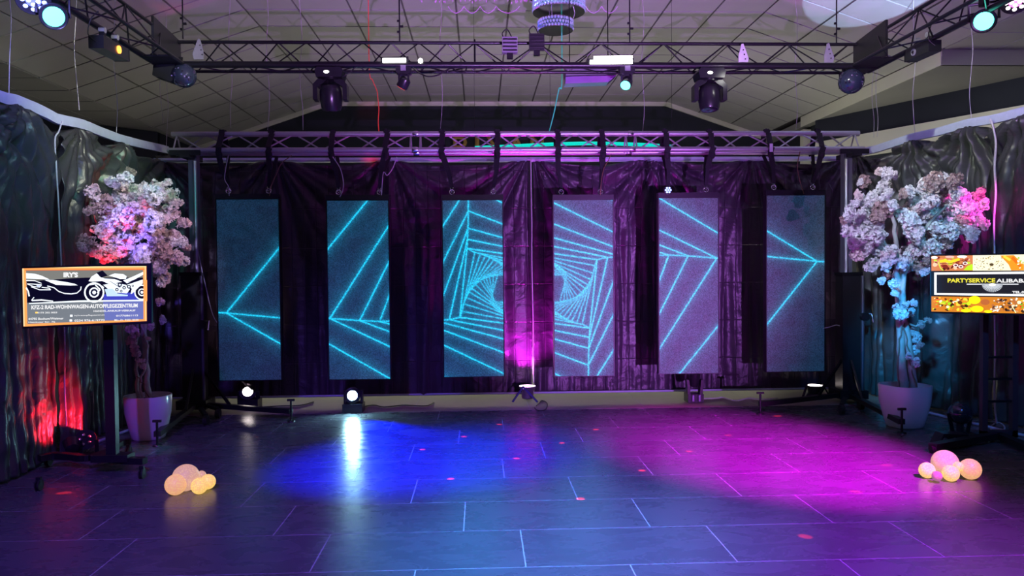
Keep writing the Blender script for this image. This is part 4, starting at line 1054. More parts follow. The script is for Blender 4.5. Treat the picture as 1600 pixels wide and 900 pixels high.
# looping garland of beads under it
for i_, (xa, xb_) in enumerate(((700, 725), (725, 750), (750, 775), (775, 812), (915, 940), (940, 965))):
    a = at(xa, 10, 8.12); b_ = at(xb_, 10, 8.12)
    cordthing('bead_garland', 'thin bead loop hanging at the top edge, %s' % ['furthest left', 'second from the left', 'third from the left', 'just left of the ring chandelier', 'just right of the ring chandelier', 'furthest right'][i_],
              [a, a.lerp(b_, 0.2) + Vector((0, 0, -0.045)), a.lerp(b_, 0.5) + Vector((0, 0, -0.07)), a.lerp(b_, 0.8) + Vector((0, 0, -0.045)), b_], 0.004, M_crystalv, 'garland', 'bead loops at the top edge')

# ================================================================ FLOOR LIGHTS
# white lamp far left
p = at(387, 612, 8.2)
root = thing('floor_lamp_spot', 'black can spotlight shining white below the leftmost screen banner', 'stage light', (p.x, 8.2, 0))
q = Vector((0.25, -0.85, 0.45)).normalized(); Q = (-q).to_track_quat('Z', 'Y').to_matrix().to_4x4(); Q = Matrix.Translation(p) @ Q
cn = MB().lathe([(0.045, 0.20), (0.075, 0.18), (0.085, 0.05), (0.088, 0.0), (0.080, 0.0)], 24, Q).build('can', M_plastic, root, smooth=40)
MB().lathe([(0.001, -0.004), (0.078, 0.002)], 24, Q).build('lens', E_warm, cn)
MB().box((p.x + 0.02, 8.22, 0.05), (0.20, 0.16, 0.10)).build('base', M_plastic, root)
for k in (-1, 1): MB().bar((p.x + k * 0.10, 8.24, 0.03), (p.x + k * 0.095, 8.22, p.z), 0.012, 0.04).build('yoke_arm', M_blackmetal, root)
MB().bar(p + Vector((-0.04, -0.06, 0.12)), p + Vector((0.07, -0.07, 0.03)), 0.006, 0.012).build('barn_door', M_chrome, root)
# blue lamp
p = at(550.5, 618, 7.85)
root = thing('floor_lamp_blue', 'moving head on the floor blazing blue-white below the second screen banner', 'stage light', (p.x, 7.88, 0))
MB().box((p.x, 7.93, 0.045), (0.20, 0.20, 0.09)).build('base', M_plastic, root)
for k in (-1, 1): MB().box((p.x + k * 0.085, 7.93, 0.14), (0.022, 0.07, 0.16)).build('yoke_arm', M_plastic, root)
q = (CAM + Vector((0.2, 0, -1.0)) - p).normalized(); Q = Matrix.Translation(p) @ (-q).to_track_quat('Z', 'Y').to_matrix().to_4x4()
h = MB().lathe([(0.04, 0.16), (0.075, 0.13), (0.082, 0.0), (0.076, -0.002)], 24, Q).build('head', M_plastic, root, smooth=40)
MB().lathe([(0.001, 0.0), (0.077, 0.0)], 24, Q).build('lens', E_bluerim, h)  # glowing disc widened to give the lamp its blue halo
MB().lathe([(0.001, -0.006), (0.048, -0.004)], 24, Q).build('bulb_glare', E_bluecore, h)
# centre uplighter on a tripod foot
p = at(824, 603, 8.40)
root = thing('uplighter', 'silver can uplighter glowing magenta at the foot of the centre cord', 'stage light', (p.x, 8.4, 0))
M = Matrix.Translation((p.x, 8.40, 0))
cn = MB().lathe([(0.060, 0.03), (0.066, 0.05), (0.066, p.z - 0.06), (0.095, p.z - 0.01), (0.098, p.z), (0.088, p.z)], 28, M).build('can', mat('violet_chrome', (0.4, 0.35, 0.45), 0.25, 0.8, noise_scale=9), root, smooth=40)
MB().lathe([(0.001, p.z + 0.004), (0.088, p.z + 0.001)], 28, M).build('lens', emis('lamp_pinkwhite', (1.0, 0.55, 0.95), 7), cn)
for (dx, dy) in ((-0.17, -0.12), (0.10, -0.15), (0.02, 0.12)):
    MB().bar((p.x - 0.05 + (dx > 0) * 0.0, 8.40 - 0.07, 0.17), (p.x + dx, 8.40 + dy, 0.012), 0.022, 0.014).build('tripod_leg', mat('blue_steel', (0.10, 0.10, 0.35), 0.4, 0.4, noise_scale=9), root)
MB().bar((p.x - 0.05, 8.33, 0.15), (p.x - 0.05, 8.33, p.z - 0.02), 0.018).build('stem', M_alu, root)
# dark lamp right of centre
p = at(1084, 600, 8.2)
root = thing('dark_moving_head', 'unlit black moving head on the floor below the second banner from the right', 'stage light', (p.x, 8.2, 0))
MB().box((p.x, 8.2, 0.045), (0.17, 0.17, 0.09)).build('base', M_plastic, root)
for k in (-1, 1): MB().prism([(p.x + k * 0.05, 8.14, 0.09), (p.x + k * 0.08, 8.14, 0.09), (p.x + k * 0.09, 8.14, 0.24), (p.x + k * 0.065, 8.14, 0.24)], (0, 0.09, 0)).build('yoke_arm', M_plastic, root)
h = MB().lathe([(0.03, -0.08), (0.055, -0.06), (0.058, 0.05), (0.05, 0.09)], 20, Matrix.Translation((p.x, 8.18, 0.24)) @ Matrix.Rotation(0.4, 4, 'X')).build('head', M_plastic, root, smooth=40)
for k in (-1, 1): MB().tube([(p.x + k * 0.035, 8.10, 0.02), (p.x + k * 0.035, 8.10, 0.085)], 0.016, 10).build('foot_tube', mat('lilac_tube', (0.35, 0.28, 0.45), 0.35, 0.4, noise_scale=9), root, smooth=40)
# right uplighter
p = at(1273, 602, 8.25)
root = thing('uplighter', 'black can uplighter glowing white below the rightmost screen banner', 'stage light', (p.x, 8.25, 0))
M = Matrix.Translation((p.x, 8.25, 0))
cn = MB().lathe([(0.09, 0.0), (0.10, 0.02), (0.075, 0.06), (0.070, p.z - 0.10), (0.082, p.z - 0.01), (0.086, p.z), (0.076, p.z)], 28, M).build('can', M_plastic, root, smooth=40)
MB().lathe([(0.001, p.z + 0.004), (0.078, p.z + 0.001)], 28, M).build('lens', E_warm, cn)
for k in (-1, 1): MB().bar((p.x + k * 0.16, 8.2, 0.01), (p.x + k * 0.085, 8.25, 0.16), 0.02, 0.014).build('bracket', M_blackmetal, root)
# gear behind the left advert stand
def floor_can(label, px, py, aim, em, r=0.075):
    g = fl(px, py); p = Vector((g.x, g.y, r + 0.05)); root = thing('floor_par', label, 'stage light', (g.x, g.y, 0))
    Q = Matrix.Translation(p) @ (-Vector(aim)).normalized().to_track_quat('Z', 'Y').to_matrix().to_4x4()
    cn = MB().lathe([(0.4 * r, 1.5 * r), (0.85 * r, 1.3 * r), (r, 0.3 * r), (1.05 * r, 0), (0.9 * r, 0)], 24, Q).build('can', M_plastic, root, smooth=40)
    ln = MB().lathe([(0.001, 0.0), (0.92 * r, 0.01 * r)], 24, Q).build('lens', em, cn)
    for k in range(5):
        a = 2 * PI * k / 5; MB().sphere(Q @ Vector((0.5 * r * math.cos(a), 0.5 * r * math.sin(a), -0.01)), 0.014, 8, 6).build('lamp_bead', M_chrome, ln, smooth=60)
    for k in (-1, 1): MB().bar((p.x + k * (r + 0.015), p.y, 0.01), (p.x + k * (r + 0.012), p.y, p.z), 0.010, 0.03).build('bracket', M_blackmetal, root)
    MB().box((p.x, p.y, 0.008), (2 * r + 0.05, 0.06, 0.014)).build('base_plate', M_blackmetal, root)
floor_can('black lamp with small lenses on the floor behind the motorbike advert stand', 134, 711, (0.25, -0.9, 0.15), E_lensdark)
floor_can('small black lamp lighting the left side drape red at its foot', 112, 712, (-0.4, 0.6, 0.5), M_rubber, 0.06)
floor_can('dark round lamp behind the left advert stand beside the flower pot', 128, 676, (0.3, -0.8, 0.5), E_lensdark, 0.08)
g = fl(1500, 682); root = thing('globe_light', 'glossy black globe lamp on the floor between the right flower pot and the advert stand', 'lamp', (g.x, g.y, 0))
MB().sphere((g.x, g.y, 0.20), 0.095, 24, 16).build('globe', mat('globe_glass', (0.015, 0.02, 0.03), 0.1, coat=0.6, noise_scale=5), root, smooth=60)
MB().lathe([(0.07, 0.0), (0.075, 0.02), (0.03, 0.05), (0.03, 0.12)], 20, Matrix.Translation((g.x, g.y, 0))).build('foot', M_plastic, root, smooth=40)
for k in (-1, 1): MB().bar((g.x + k * 0.06, g.y, 0.02), (g.x + k * 0.10, g.y, 0.2), 0.012, 0.03).build('bracket', M_blackmetal, root)
g = fl(1492, 697); root = thing('cable_drum_box', 'low black junction box with leads on the floor left of the right advert stand', 'box', (g.x, g.y, 0))
MB().prism([(g.x - 0.14, g.y, 0), (g.x + 0.14, g.y, 0), (g.x + 0.11, g.y, 0.09), (g.x - 0.09, g.y, 0.10)], (0, 0.12, 0)).build('body', M_plastic, root)
for k in range(3): MB().tube([(g.x - 0.08 + 0.08 * k, g.y - 0.012, 0.05), (g.x - 0.08 + 0.08 * k, g.y, 0.05)], 0.018, 12).build('socket', M_grey, root, smooth=40)
# cables on the floor
def fc(name, label, pts, r, m): cordthing(name, label, [fl(x, y, r) for x, y in pts], r, m)
fc('floor_cable', 'thin black cable running right from the blue lamp along the drape', ((560, 636), (585, 633), (600, 636), (630, 633), (665, 634), (678, 629)), 0.006, M_cordblack)
fc('floor_cable', 'wavy white cable on the floor left of the right lifting tower', ((1098, 623), (1120, 622), (1130, 621), (1150, 626), (1170, 622), (1190, 624), (1215, 622)), 0.007, M_cord)
fc('floor_cable', 'black cable behind the white spotlight on the left', ((410, 636), (440, 634), (470, 633), (490, 628)), 0.006, M_cordblack)
fc('floor_cable', 'black cable coiled beside the magenta uplighter', ((838, 634), (846, 626), (855, 630), (852, 640), (840, 641), (835, 637)), 0.005, M_cordblack)
fc('floor_cable', 'pale cable curling under the right advert screen', ((1545, 690), (1556, 684), (1563, 678), (1570, 668), (1560, 660), (1548, 668), (1557, 680), (1575, 688)), 0.007, M_cord)
fc('floor_cable', 'pale cable on the floor behind the left advert stand', ((128, 690), (140, 685), (155, 678), (172, 676), (188, 677)), 0.006, M_cord)

# ================================================================ TREES
def flower_mesh(name, R, n, m, seed):
    random.seed(seed); vs = []; fs = []
    lobes = [(Vector((random.gauss(0, 1), random.gauss(0, 1), random.gauss(0, 1))).normalized() * R * random.uniform(0.45, 0.75), random.uniform(0.38, 0.6)) for _ in range(6)] + [(Vector((0, 0, 0)), 0.7)]
    for k in range(n):
        d = Vector((random.gauss(0, 1), random.gauss(0, 1), random.gauss(0, 1))).normalized(); lc, lr = random.choice(lobes); rr = R * lr * random.uniform(0.6, 1.05)
        c0 = lc + d * rr; nn = (d + 0.5 * Vector((random.gauss(0, 1), random.gauss(0, 1), random.gauss(0, 1)))).normalized()
        a = nn.orthogonal().normalized(); b = nn.cross(a); fr = random.uniform(0.011, 0.019); ph = random.uniform(0, 6.28)
        for q in range(5):
            t = ph + q * 2 * PI / 5; o = len(vs)
            e = a * math.cos(t) + b * math.sin(t); s = a * -math.sin(t) + b * math.cos(t)
            vs += [c0, c0 + e * fr * 0.6 + s * fr * 0.42 + nn * fr * 0.35, c0 + e * fr * 1.1 + nn * fr * 0.20, c0 + e * fr * 0.6 - s * fr * 0.42 + nn * fr * 0.35]
            fs.append((o, o + 1, o + 2, o + 3))
    me = bpy.data.meshes.new(name); me.from_pydata([tuple(v) for v in vs], [], fs); me.materials.append(m); me.update()
    return me
FL = {}
for nm, m in (('A', M_blossomA), ('B', M_blossomB), ('C', M_blossomC)):
    FL[nm] = [flower_mesh('blossom_cluster', 0.075, 190, m, hash(nm) % 7 * 0 + ord(nm) + k) for k in range(3)]
def tree(label, px, py, sq, stems, clumps, mix, yc, rot=0.0, ph=0.38, pr=0.195, seed=1, xlim=0):
    g = fl(px, py); g.y += pr * 0.55; g.x *= 1.0
    root = thing('blossom_tree', label, 'tree', (g.x, g.y, 0))
    M = Matrix.Translation((g.x, g.y, 0)) @ Matrix.Rotation(rot, 4, 'Z')
    b = MB(); rb = pr * 0.70
    prof = [(rb * 0.9, 0.0), (rb, 0.012), (rb * 1.16, ph * 0.25), (pr * 0.96, ph * 0.6), (pr, ph * 0.97), (pr * 0.99, ph), (pr * 0.93, ph), (pr * 0.92, ph * 0.9), (pr * 0.90, ph * 0.88)]
    b.lathe(prof, 48, M, sq=sq); pot = b.build('pot', M_pot, root, smooth=40)
    MB().lathe([(0.001, ph * 0.885), (pr * 0.90, ph * 0.88)], 32, M, sq=sq).build('soil', M_soil, root)
    for pts, r0, r1, nm in stems:
        P = [Vector(at(x, y, g.y + dy)) for x, y, dy in pts]
        Q = [P[0]]
        for i in range(len(P) - 1):
            for k in range(1, 5):
                t = k / 4; Q.append(P[i].lerp(P[i + 1], t) + Vector((0.006 * math.sin(i * 3 + k * 1.9), 0.006 * math.cos(i * 2 + k * 1.3), 0)))
        n = len(Q); rs = [r0 + (r1 - r0) * i / (n - 1) for i in range(n)]
        MB().tube(Q, rs, 8).build(nm, M_trunk if nm != 'vine' else M_twig, root, smooth=60)
    random.seed(seed)
    sc0 = g.y / FPX
    for cl in clumps:
        x, y = cl[0], cl[1]; r = cl[2] if len(cl) > 2 else 13; dep = cl[3] if len(cl) > 3 else None
        for rep in range(1 if r < 11 else 2):
            dy = dep if dep is not None else random.uniform(-0.30, 0.22) if rep == 0 else random.uniform(-0.1, 0.3)
            ox, oy = (0, 0) if rep == 0 else (random.uniform(-8, 8), random.uniform(-8, 8))
            p = at(x + ox, y + oy, g.y + dy)
            if xlim and p.x < xlim: p = CAM + (p - CAM) * (xlim / p.x)
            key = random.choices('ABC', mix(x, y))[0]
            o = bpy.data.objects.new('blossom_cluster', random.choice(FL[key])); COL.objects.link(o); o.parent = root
            o.location = p - root.location; o.rotation_euler = (random.uniform(0, 6), random.uniform(0, 6), random.uniform(0, 6))
            s = r * sc0 / 0.075 * random.uniform(1.02, 1.3); o.scale = (s * random.uniform(.9, 1.15), s * random.uniform(.9, 1.15), s * random.uniform(.85, 1.1))
    return root
CL = [(203, 270, 9), (198, 280, 9), (175, 284, 9), (148, 302, 10), (158, 320, 13), (210, 298, 13), (190, 308, 14), (240, 302, 13), (262, 286, 6), (266, 306, 11), (225, 322, 15), (170, 343, 14), (142, 328, 8),
      (200, 338, 16), (213, 325, 10), (240, 343, 15), (262, 335, 13), (276, 320, 8), (283, 347, 9), (292, 349, 6), (215, 358, 16), (185, 363, 16), (160, 358, 11), (245, 368, 15), (270, 368, 13), (284, 378, 9), (291, 386, 7),
      (133, 378, 10), (127, 386, 7), (150, 392, 10), (175, 388, 15), (205, 383, 15), (230, 393, 15), (258, 396, 13), (279, 402, 9), (290, 406, 7), (250, 416, 13), (240, 427, 10), (257, 434, 9), (220, 403, 13), (195, 400, 13), (165, 400, 10),
      (252, 440, 8), (250, 470, 6), (253, 500, 6), (207, 518, 8, -0.08), (206, 530, 7, -0.08), (209, 542, 7, -0.08), (213, 553, 7, -0.08), (219, 563, 6, -0.08), (222, 573, 5, -0.08), (236, 510, 5, -0.05), (232, 530, 4, -0.05)]
tree('blossom tree in a rounded white pot at the left, flowers lit red and blue', 224, 689, None,
     [([(232, 628, 0), (229, 580, 0), (225, 520, -.02), (222, 450, 0), (210, 390, 0), (200, 330, 0), (203, 280, 0)], 0.030, 0.010, 'trunk'),
      ([(216, 628, .03), (214, 590, .02), (212, 540, .03), (216, 480, 0.02), (232, 420, 0), (255, 350, 0.05), (268, 300, 0)], 0.018, 0.007, 'trunk'),
      ([(222, 627, -.04), (219, 595, -.04), (228, 570, -.05), (231, 540, -.04), (222, 510, -.04), (205, 450, -0.02), (170, 390, -.1), (145, 330, -.1)], 0.011, 0.006, 'branch'),
      ([(235, 628, -.05), (224, 600, -.05), (214, 588, -.05)], 0.005, 0.003, 'vine'), ([(222, 440, 0), (260, 400, 0), (288, 380, 0)], 0.011, 0.005, 'branch'), ([(215, 430, 0), (170, 400, 0), (135, 385, 0)], 0.011, 0.005, 'branch')],
     CL, lambda x, y: (6, 3, 1), 0, seed=2, xlim=-3.10)
CR = [(1388, 270, 10), (1373, 268, 7), (1398, 275, 7), (1352, 282, 9), (1345, 284, 6), (1378, 290, 11), (1385, 302, 9), (1342, 308, 9), (1360, 312, 12), (1337, 318, 6), (1375, 325, 14), (1396, 322, 8), (1408, 330, 9),
      (1326, 333, 10), (1319, 345, 7), (1345, 343, 14), (1365, 348, 15), (1326, 362, 10), (1347, 367, 15), (1368, 370, 13), (1334, 380, 10), (1355, 390, 14), (1340, 398, 9), (1375, 392, 14), (1388, 408, 13), (1364, 412, 10),
      (1395, 392, 10), (1412, 303, 8), (1425, 298, 9), (1440, 293, 10), (1457, 285, 12), (1455, 275, 7), (1475, 290, 12), (1490, 283, 10), (1495, 300, 11), (1510, 308, 10), (1530, 308, 10), (1537, 320, 8), (1515, 325, 11),
      (1420, 325, 10), (1435, 322, 13), (1452, 316, 13), (1470, 315, 14), (1490, 325, 14), (1422, 345, 13), (1442, 345, 15), (1462, 340, 15), (1482, 345, 15), (1505, 345, 13), (1524, 342, 11), (1536, 350, 9), (1425, 365, 13),
      (1445, 367, 14), (1467, 364, 14), (1490, 362, 14), (1513, 360, 11), (1520, 370, 8), (1440, 388, 13), (1460, 388, 12), (1480, 380, 11), (1425, 395, 13), (1450, 402, 9), (1410, 413, 11), (1402, 428, 10), (1386, 431, 8),
      (1434, 418, 11), (1445, 425, 8), (1378, 438, 6), (1397, 445, 7), (1398, 459, 6), (1408, 478, 9), (1428, 474, 6), (1408, 493, 9), (1420, 488, 7), (1427, 518, 6), (1438, 507, 6), (1450, 500, 6), (1433, 530, 8), (1428, 548, 7), (1420, 556, 6), (1430, 565, 6), (1436, 540, 6)]
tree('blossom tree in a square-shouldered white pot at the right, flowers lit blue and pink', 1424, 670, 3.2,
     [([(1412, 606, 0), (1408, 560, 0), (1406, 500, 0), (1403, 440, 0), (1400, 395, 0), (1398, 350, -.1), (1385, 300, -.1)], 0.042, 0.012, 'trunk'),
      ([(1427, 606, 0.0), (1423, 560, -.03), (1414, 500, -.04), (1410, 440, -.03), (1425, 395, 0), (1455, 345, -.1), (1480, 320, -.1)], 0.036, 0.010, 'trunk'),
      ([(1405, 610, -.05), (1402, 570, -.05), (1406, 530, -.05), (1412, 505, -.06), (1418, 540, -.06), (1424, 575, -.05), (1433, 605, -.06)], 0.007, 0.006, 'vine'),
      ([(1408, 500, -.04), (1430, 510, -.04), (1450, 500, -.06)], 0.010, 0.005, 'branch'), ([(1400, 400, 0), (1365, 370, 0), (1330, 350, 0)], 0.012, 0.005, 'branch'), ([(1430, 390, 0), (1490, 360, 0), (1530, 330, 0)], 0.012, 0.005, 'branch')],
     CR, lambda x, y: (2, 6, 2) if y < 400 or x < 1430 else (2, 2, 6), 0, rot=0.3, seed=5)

# ================================================================ GLOWING GLOBES
def glow_mat(name, c, s):
    m = bpy.data.materials.new(name); m.use_nodes = True; nt = m.node_tree; b = nt.nodes['Principled BSDF']; L = nt.links.new
    b.inputs['Base Color'].default_value = (0.20, 0.17, 0.13, 1); b.inputs['Roughness'].default_value = 0.5
    v = nt.nodes.new('ShaderNodeTexVoronoi'); v.inputs['Scale'].default_value = 95; tc = nt.nodes.new('ShaderNodeTexCoord'); L(tc.outputs['Object'], v.inputs['Vector'])
    r = nt.nodes.new('ShaderNodeValToRGB'); r.color_ramp.elements[0].position = 0.1; r.color_ramp.elements[0].color = (*c, 1)
    r.color_ramp.elements[1].position = 0.55; r.color_ramp.elements[1].color = (c[0] * 0.80, c[1] * 0.62, c[2] * 0.9, 1)
    L(v.outputs['Distance'], r.inputs['Fac']); L(r.outputs['Color'], b.inputs['Emission Color']); b.inputs['Emission Strength'].default_value = s
    bp = nt.nodes.new('ShaderNodeBump'); bp.inputs['Strength'].default_value = 0.4; bp.inputs['Distance'].default_value = 0.004
    L(v.outputs['Distance'], bp.inputs['Height']); L(bp.outputs['Normal'], b.inputs['Normal'])
    return m
G_pink = glow_mat('mosaic_pink', (0.92, 0.58, 0.30), 0.80); G_yel = glow_mat('mosaic_yellow', (1.0, 0.74, 0.14), 1.15)
G_or = glow_mat('mosaic_amber', (1.0, 0.60, 0.20), 0.95); G_mauve = glow_mat('mosaic_mauve', (0.60, 0.32, 0.34), 0.6)
def globe(label, px, py, r_px, dep, m, group):
    base = fl(px, py + r_px); R = r_px * (dep) / FPX
    p = at(px, py, dep); z = R if p.z < R + 0.03 else p.z
    o = MB().sphere((0, 0, 0), R, 32, 20).build('glow_globe', m, smooth=80); o.location = (p.x, p.y, max(R + 0.001, p.z)); return tag(o, label, 'lamp', group)
gl = 'glowing mosaic globes on the left floor'; gr = 'glowing mosaic globes on the right floor'
dL = fl(275, 778).y + 0.065; dR = fl(1450, 748).y
dF = fl(312, 773).y + 0.05
globe('largest pinkish glowing globe, resting on top of the left pile', 290.5, 750, 20.5, dL + 0.09, G_pink, gl)
globe('peach glowing globe with yellow specks, left end of the left pile', 274.5, 762, 16, dL, G_or, gl)
globe('bright yellow glowing globe at the front of the left pile', 311.5, 761, 12.5, dL + 0.01, G_yel, gl)
globe('amber glowing globe at the right end of the left pile', 325, 753, 11.5, dL + 0.12, G_yel, gl)
globe('smallest pale globe at the top right of the left pile', 314.5, 743, 7.5, dL + 0.22, G_pink, gl)
dR = fl(1516, 753).y + 0.06
globe('largest pink glowing globe at the back of the right pile', 1476.5, 728, 20.5, dR + 0.10, G_pink, gr)
globe('yellow glowing globe at the left end of the right pile', 1448.5, 735, 12.5, dR + 0.05, G_yel, gr)
globe('small unlit mauve globe at the front of the right pile', 1464, 744, 8, dR - 0.07, G_mauve, gr)
globe('yellow glowing globe at the front middle of the right pile', 1485.5, 742, 13, dR - 0.04, G_yel, gr)
globe('small pale yellow globe perched between two larger ones in the right pile', 1497.5, 729, 8, dR + 0.0, G_yel, gr)
globe('peach glowing globe at the right end of the right pile', 1516, 736, 16.5, dR, G_or, gr)

# ================================================================ ADVERT SCREENS
class Canvas:
    """flat picture on a real screen plane, drawn with coloured polygons given in photo pixels"""
    def __init__(s, TL, TR, BL):
        s.o = TL; s.r = (TR - TL); s.d = (BL - TL); s.n = s.d.cross(s.r).normalized()
        if s.n.dot(CAM - TL) < 0: s.n = -s.n
        s.v = []; s.f = []; s.c = []; s.k = 0
    def pt(s, px, py, lift=0.0):
        d = ray(px, py); t = (s.o - CAM).dot(s.n) / d.dot(s.n); return CAM + d * t + s.n * lift
    def poly(s, pts, col):
        s.k += 1; L = 0.0005 + s.k * 0.00001; i = len(s.v)
        s.v += [s.pt(x, y, L) for x, y in pts]; s.f.append(tuple(range(i, i + len(pts)))); s.c.append(lin(col))
    def rect(s, x0, y0, x1, y1, col): s.poly([(x0, y0), (x1, y0), (x1, y1), (x0, y1)], col)
    def ell(s, x, y, a, b, col, rot=0, n=14):
        s.poly([(x + a * math.cos(t) * math.cos(rot) - b * math.sin(t) * math.sin(rot), y + a * math.cos(t) * math.sin(rot) + b * math.sin(t) * math.cos(rot)) for t in [2 * PI * k / n for k in range(n)]], col)
    def line(s, pts, w_, col):
        for (a, b), (c_, d) in zip(pts, pts[1:]):
            l = math.hypot(c_ - a, d - b) + 1e-6; nx, ny = -(d - b) / l * w_ / 2, (c_ - a) / l * w_ / 2
            s.poly([(a + nx, b + ny), (c_ + nx, d + ny), (c_ - nx, d - ny), (a - nx, b - ny)], col)
    def build(s, name, parent):
        b = MB(); b.v = [tuple(v) for v in s.v]; b.f = s.f; o = b.build(name, M_tv, parent); me = o.data
        ca = me.color_attributes.new('col', 'FLOAT_COLOR', 'CORNER'); arr = []
        for f, c_ in zip(s.f, s.c): arr += [(*c_, 1)] * len(f)
        ca.data.foreach_set('color', np.array(arr).ravel()); return o
    def text(s, txt, x0, y0, x1, y1, m, parent, bold=0.02, y0r=None):
        """text filling the photo box x0..x1, baseline y1, top y0; y0r shifts the right end"""
        p = s.pt(x0, y1, 0.012); q = s.pt(x1, y1 + (y0r or 0), 0.012); t = s.pt(x0, y0, 0.012)
        return textmesh('lettering', txt, m, (p, (q - p).normalized(), (t - p).normalized()), (t - p).length, (q - p).length, parent, bold)
# ---- left advert
A = at(35, 419.5, 5.30); B = at(230, 414, 5.48); Cc = at(37, 510.5, 5.30); D = at(230.5, 503, 5.48)
left = thing('advert_screen', 'flat advert screen with a car and motorbike picture on a rolling stand, left side', 'screen', ((A.x + B.x) / 2, 5.42, 0))
cv = Canvas(A, B, Cc)
Z = lambda x, y: (20 + x / 6.667, 400 + y / 6.667)
cv.poly([Z(100, 118), Z(1392, 105), Z(1396, 678), Z(112, 735)], 'ff9a52')
cv.line([Z(104, 120), Z(1390, 110)], 1.6, 'ffe0a0'); cv.line([Z(106, 120), Z(118, 730)], 1.6, 'ffd8a8')
cv.line([Z(1380, 115), Z(1386, 672)], 1.5, 'ffc890'); cv.line([Z(130, 150), Z(1372, 140)], 1.2, 'd8602a')
cv.poly([Z(138, 152), Z(1358, 146), Z(1362, 660), Z(152, 708)], '6a7078')
cv.poly([Z(138, 152), Z(1358, 146), Z(1358, 250), Z(138, 262)], '70706c')
cv.poly([Z(145, 265), Z(560, 235), Z(760, 225), Z(1358, 225), Z(1360, 460), Z(150, 488)], '06061a')
cv.poly([Z(950, 400), Z(1360, 370), Z(1360, 460), Z(940, 470)], '3a3fae')
Wh = 'eef6ff'
cv.poly([Z(138, 178), Z(230, 185), Z(300, 205), Z(385, 245), Z(250, 238), Z(140, 235)], Wh)
cv.poly([Z(330, 250), Z(420, 250), Z(560, 272), Z(640, 288), Z(678, 305), Z(600, 308), Z(450, 300)], Wh)
cv.line([Z(140, 255), Z(230, 258), Z(300, 285)], 1.1, Wh)
cv.line([Z(150, 290), Z(210, 292), Z(300, 300), Z(280, 325), Z(215, 318), Z(150, 290)], 1.2, Wh)
cv.poly([Z(240, 300), Z(290, 300), Z(270, 330)], 'b8c4e8')
cv.line([Z(190, 320), Z(280, 352), Z(395, 352), Z(380, 335), Z(300, 325)], 1.3, Wh)
cv.line([Z(360, 312), Z(430, 330), Z(480, 370), Z(540, 390), Z(610, 395), Z(670, 385), Z(708, 350), Z(712, 318)], 1.5, Wh)
cv.line([Z(140, 330), Z(160, 365), Z(172, 420)], 2.2, Wh)
cv.line([Z(222, 430), Z(195, 462), Z(300, 455), Z(420, 470), Z(300, 462), Z(200, 466)], 1.3, Wh)
def wheel(x, y, R):
    for rr, c_ in ((R, Wh), (R * 0.84, '06061a'), (R * 0.50, Wh), (R * 0.36, '10102a'), (R * 0.18, Wh)):
        X_, Y_ = Z(x, y); cv.ell(X_, Y_, rr / 6.667, rr / 6.667, c_, n=26)
wheel(848, 380, 106); wheel(1345, 378, 80)
cv.poly([Z(1362, 250), Z(1400, 250), Z(1400, 470), Z(1362, 470)], 'ff9a52')
cv.poly([Z(790, 262), Z(820, 215), Z(880, 178), Z(905, 215), Z(960, 235), Z(1060, 240), Z(1140, 270), Z(1000, 290), Z(930, 260), Z(830, 268)], Wh)
cv.poly([Z(870, 175), Z(935, 150), Z(990, 205), Z(920, 225)], '08081c')
cv.poly([Z(1000, 205), Z(1060, 182), Z(1150, 188), Z(1185, 210), Z(1180, 238), Z(1120, 240), Z(1040, 215)], Wh)
cv.poly([Z(1150, 255), Z(1250, 215), Z(1358, 165), Z(1358, 195), Z(1260, 250), Z(1190, 285)], Wh)
cv.poly([Z(940, 300), Z(1060, 280), Z(1180, 300), Z(1220, 345), Z(1190, 390), Z(1060, 380), Z(1000, 350)], 'dde6f4')
cv.poly([Z(958, 345), Z(1040, 340), Z(1090, 390), Z(1200, 405), Z(1195, 418), Z(980, 420)], 'b4cdf0')
cv.poly([Z(1190, 300), Z(1355, 245), Z(1355, 285), Z(1245, 390), Z(1228, 395), Z(1240, 340)], Wh)
for x, y, r in ((1115, 300, 22), (1160, 330, 18), (1085, 350, 18), (1210, 320, 20), (1130, 365, 14), (1250, 310, 12)):
    X_, Y_ = Z(x, y); cv.ell(X_, Y_, r / 6.667, r / 6.667, '141430'); cv.ell(X_, Y_, r * 0.45 / 6.667, r * 0.45 / 6.667, Wh)
cv.line([Z(860, 300), Z(910, 350), Z(880, 385)], 2.0, Wh); cv.line([Z(800, 300), Z(880, 285), Z(950, 330)], 1.8, Wh)
cv.line([Z(1010, 260), Z(1120, 330)], 0.8, '20203a'); cv.line([Z(1200, 270), Z(1300, 240)], 0.7, '20203a')
cv.poly([Z(170, 490), Z(700, 462), Z(1360, 455), Z(1360, 470), Z(700, 480), Z(170, 500)], 'dfe8ee')
cv.poly([Z(940, 475), Z(1360, 470), Z(1362, 655), Z(960, 670)], '6068a8')
cv.line([Z(235, 590), Z(262, 589)], 2.4, 'ffc860')
for x, y in ((610, 622), (605, 672)): X_, Y_ = Z(x, y); cv.rect(X_ - 2, Y_ - 1.6, X_ + 2, Y_ + 1.6, Wh)
pic = cv.build('picture', left); pic['label'] = 'lit advert picture of car and motorbike'
TW = emis('tv_white_letters', (1, 1, 1), 1.0)
cv.text("IRY'S", 100.0, 425.3, 122.5, 433.3, TW, left, 0.05)
cv.text('KFZ-2 RAD-WOHNWAGEN-AUTOPFLEGEZENTRUM', 50, 477.0, 215.5, 483.4, TW, left, 0.03, y0r=-3.2)
cv.text('HANDEL-ANKAUF-VERKAUF', 147, 484.6, 212, 487.5, TW, left, 0.02, -1.2)
cv.text('0173 202 3053', 59.5, 487.3, 90, 489.7, TW, left, 0.02, -0.4)
cv.text('44795 Bochum/Weitmar', 45, 496.5, 100, 500.0, TW, left, 0.02, -1.0)
